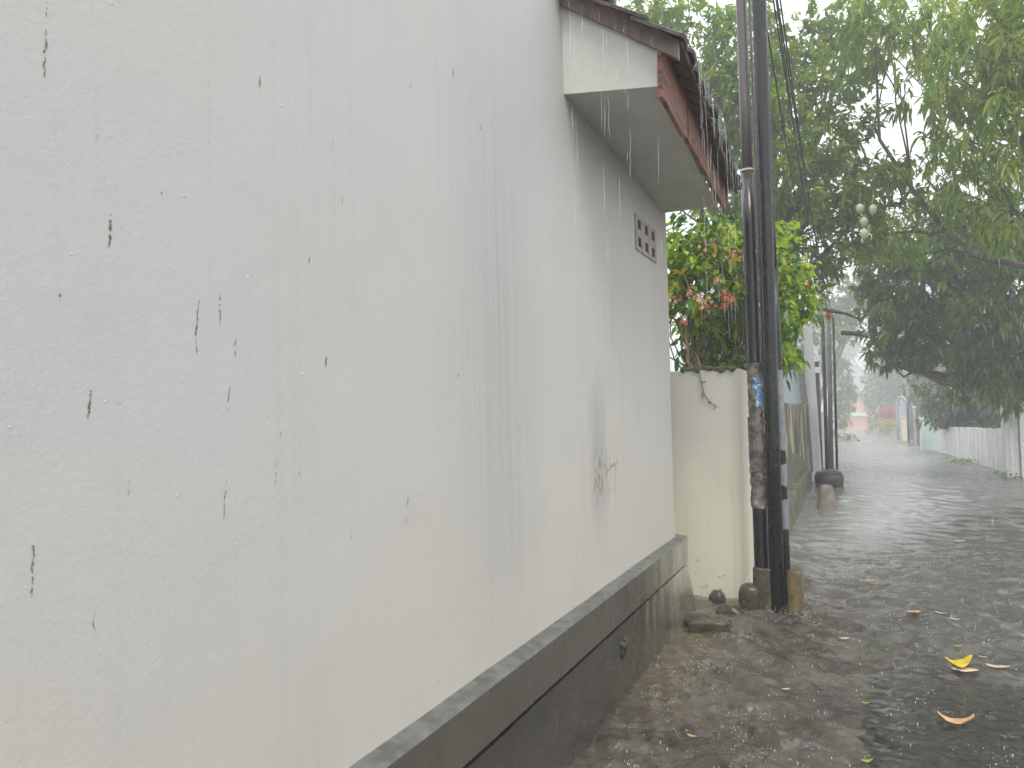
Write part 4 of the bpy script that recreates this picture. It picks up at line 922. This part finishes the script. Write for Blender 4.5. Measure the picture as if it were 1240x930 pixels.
# ------------------------------------------------------------------ rain: drops, eave strings, splashes
OCT_F = np.array([[0, 2, 4], [2, 1, 4], [1, 3, 4], [3, 0, 4], [2, 0, 5], [1, 2, 5], [3, 1, 5], [0, 3, 5]])
def octas(C, r, h):
    n = len(C); V_ = np.zeros((n, 6, 3)); V_[:] = C[:, None]
    V_[:, 0, 0] += r; V_[:, 1, 0] -= r; V_[:, 2, 1] += r; V_[:, 3, 1] -= r; V_[:, 4, 2] += h; V_[:, 5, 2] -= h
    return V_.reshape(-1, 3), (np.arange(n)[:, None, None] * 6 + OCT_F[None]).reshape(-1, 3)
n = 17000
Yd = 2.8 + 22 * rng.random(n) ** .8; Cd = np.stack([rng.uniform(-1.12, 1, n) + rng.random(n) * .32 * Yd, Yd, rng.random(n) * np.minimum(7.5, 2.2 + .55 * Yd)], 1)
kp = (Yd > 4.6) | (Cd[:, 0] > .35); Cd, Yd = Cd[kp], Yd[kp]; n = len(Yd)
v_, f_ = octas(Cd, rng.uniform(.0006, .0012, n) * (1 + Yd * .05), rng.uniform(.006, .026, n))
tag(mesh_np('rain_drops', v_, f_, MAT['rain']), kind='stuff')
m_ = MB(); rs = np.random.default_rng(8)
for i in range(60):       # strings of water leaving the tiles and barge board
    if i < 44:
        u = rs.random(); x = pa.x + (xo1 - xo0) * u + .07 + rs.normal(0, .01); yy = YN + (YF - YN) * u; zt_ = zl(pa.x) + .11 + ft(u) - ft(0)
    else:
        x = rs.uniform(XW + .05, pa.x); yy = yb - .035 + rs.normal(0, .006); zt_ = zl(x) + rs.uniform(-.02, .10)
    z = zt_ - rs.uniform(0, .05)
    while z > .3:
        ln = rs.uniform(.04, .26); gap = rs.uniform(.02, .35) * (1 + (zt_ - z))
        m_.tube([(x + rs.normal(0, .002), yy + rs.normal(0, .002), z - ln * q) for q in (0, .33, .66, 1)], [.0004, .0010, .0012, .0005], 5)
        z -= ln + gap
        if rs.random() < .45 or z < zt_ - 1.1: break
m_.build('eave_water_strings', MAT['rain']); tag(bpy.data.objects['eave_water_strings'], kind='stuff')
cs, rr, hh = [], [], []
def splash(x, y, s):
    k = int(rs.integers(3, 9))
    for i in range(k):
        a = rs.uniform(0, 6.28); d = abs(rs.normal(0, .018)) * s; cs.append((x + d * math.cos(a), y + d * math.sin(a), .002 + abs(rs.normal(0, .013)) * s)); q = rs.uniform(.0005, .0022)  * (s ** .5); rr.append(q * 1.0); hh.append(q * rs.uniform(.7, 2.2))
for i in range(900):
    y = 2.6 + 13 * rs.random() ** 1.3; splash(rs.uniform(-1.1, .3 + .28 * y), y, rs.uniform(.5, 1.4) * (1 + y * .05))
for (px_, py_, n_, s_, sp_) in [(850, 812, 30, 1.3, .13), (915, 890, 26, 1.2, .15), (905, 925, 14, 1.2, .1), (940, 742, 34, 1.2, .09), (970, 745, 30, 1.2, .06), (880, 770, 24, 1.0, .12), (1210, 930, 10, 1.2, .06), (815, 840, 14, .9, .1), (1060, 640, 60, 1.3, .3)]:
    c = G(px_, py_)
    for i in range(n_): splash(c.x + rs.normal(0, sp_), c.y + rs.normal(0, sp_ * 1.3), s_)
for i in range(420):      # short jets thrown up where heavy drops land
    y = 2.8 + 9 * rs.random() ** 1.4; x = rs.uniform(-1.05, .25 + .27 * y); h_ = rs.uniform(.004, .012)
    cs.append((x, y, h_ * .8)); rr.append(rs.uniform(.0012, .003)); hh.append(h_)
v_, f_ = octas(np.array(cs), np.array(rr), np.array(hh)); tag(mesh_np('rain_splashes', v_, f_, MAT['splash']), kind='stuff')

# ------------------------------------------------------------------ rain haze
m_ = MB(); m_.box(-302, 302, -62, 602, -4.6, 19.5)
hz = m_.build('haze', bpy.data.materials.new('rain_haze')); tag(hz, kind='stuff')
hm = hz.data.materials[0]; hm.use_nodes = True; hm.node_tree.nodes.clear()
o_ = hm.node_tree.nodes.new('ShaderNodeOutputMaterial'); pv = hm.node_tree.nodes.new('ShaderNodeVolumePrincipled')
pv.inputs['Color'].default_value = (.93, .95, .96, 1); pv.inputs['Density'].default_value = .0082; pv.inputs['Anisotropy'].default_value = .25
hm.node_tree.links.new(pv.outputs[0], o_.inputs['Volume'])

# ------------------------------------------------------------------ sky and sun (overcast)
wd = bpy.data.worlds.new('World'); scene.world = wd; wd.use_nodes = True; nt = wd.node_tree
bg = nt.nodes['Background']; sky = nt.nodes.new('ShaderNodeTexSky'); sky.sky_type = 'NISHITA'; sky.sun_disc = False
EL, AZ = 58, 150          # sun veiled by cloud, behind the camera and to the right
sky.sun_elevation = math.radians(EL); sky.sun_rotation = math.radians(AZ); sky.dust_density = 6; sky.air_density = 1
hs = nt.nodes.new('ShaderNodeHueSaturation'); hs.inputs['Saturation'].default_value = .10
mxw = nt.nodes.new('ShaderNodeMix'); mxw.data_type = 'RGBA'; mxw.inputs[0].default_value = .55; mxw.inputs[7].default_value = (15.5, 15.9, 16.2, 1)   # even cloud cover
nt.links.new(sky.outputs[0], hs.inputs['Color']); nt.links.new(hs.outputs[0], mxw.inputs[6]); nt.links.new(mxw.outputs[2], bg.inputs['Color'])
bg.inputs['Strength'].default_value = .13
sl_ = bpy.data.lights.new('sun', 'SUN'); sl_.energy = 1.5; sl_.angle = math.radians(25); sl_.color = (1, .97, .93)
so_ = bpy.data.objects.new('sun', sl_); COL.objects.link(so_)
dirv = Vector((math.sin(math.radians(AZ)) * math.cos(math.radians(EL)), math.cos(math.radians(AZ)) * math.cos(math.radians(EL)), math.sin(math.radians(EL))))
so_.rotation_euler = dirv.to_track_quat('Z', 'Y').to_euler()

scene.view_settings.view_transform = 'Standard'; scene.view_settings.look = 'None'; scene.view_settings.gamma = 1; scene.view_settings.use_curve_mapping = False
scene.view_settings.exposure = 0.25
scene.render.engine = 'CYCLES'
scene.cycles.use_denoising = True
scene.cycles.max_bounces = 8; scene.cycles.diffuse_bounces = 4; scene.cycles.glossy_bounces = 3; scene.cycles.transmission_bounces = 4; scene.cycles.transparent_max_bounces = 12; scene.cycles.volume_bounces = 3
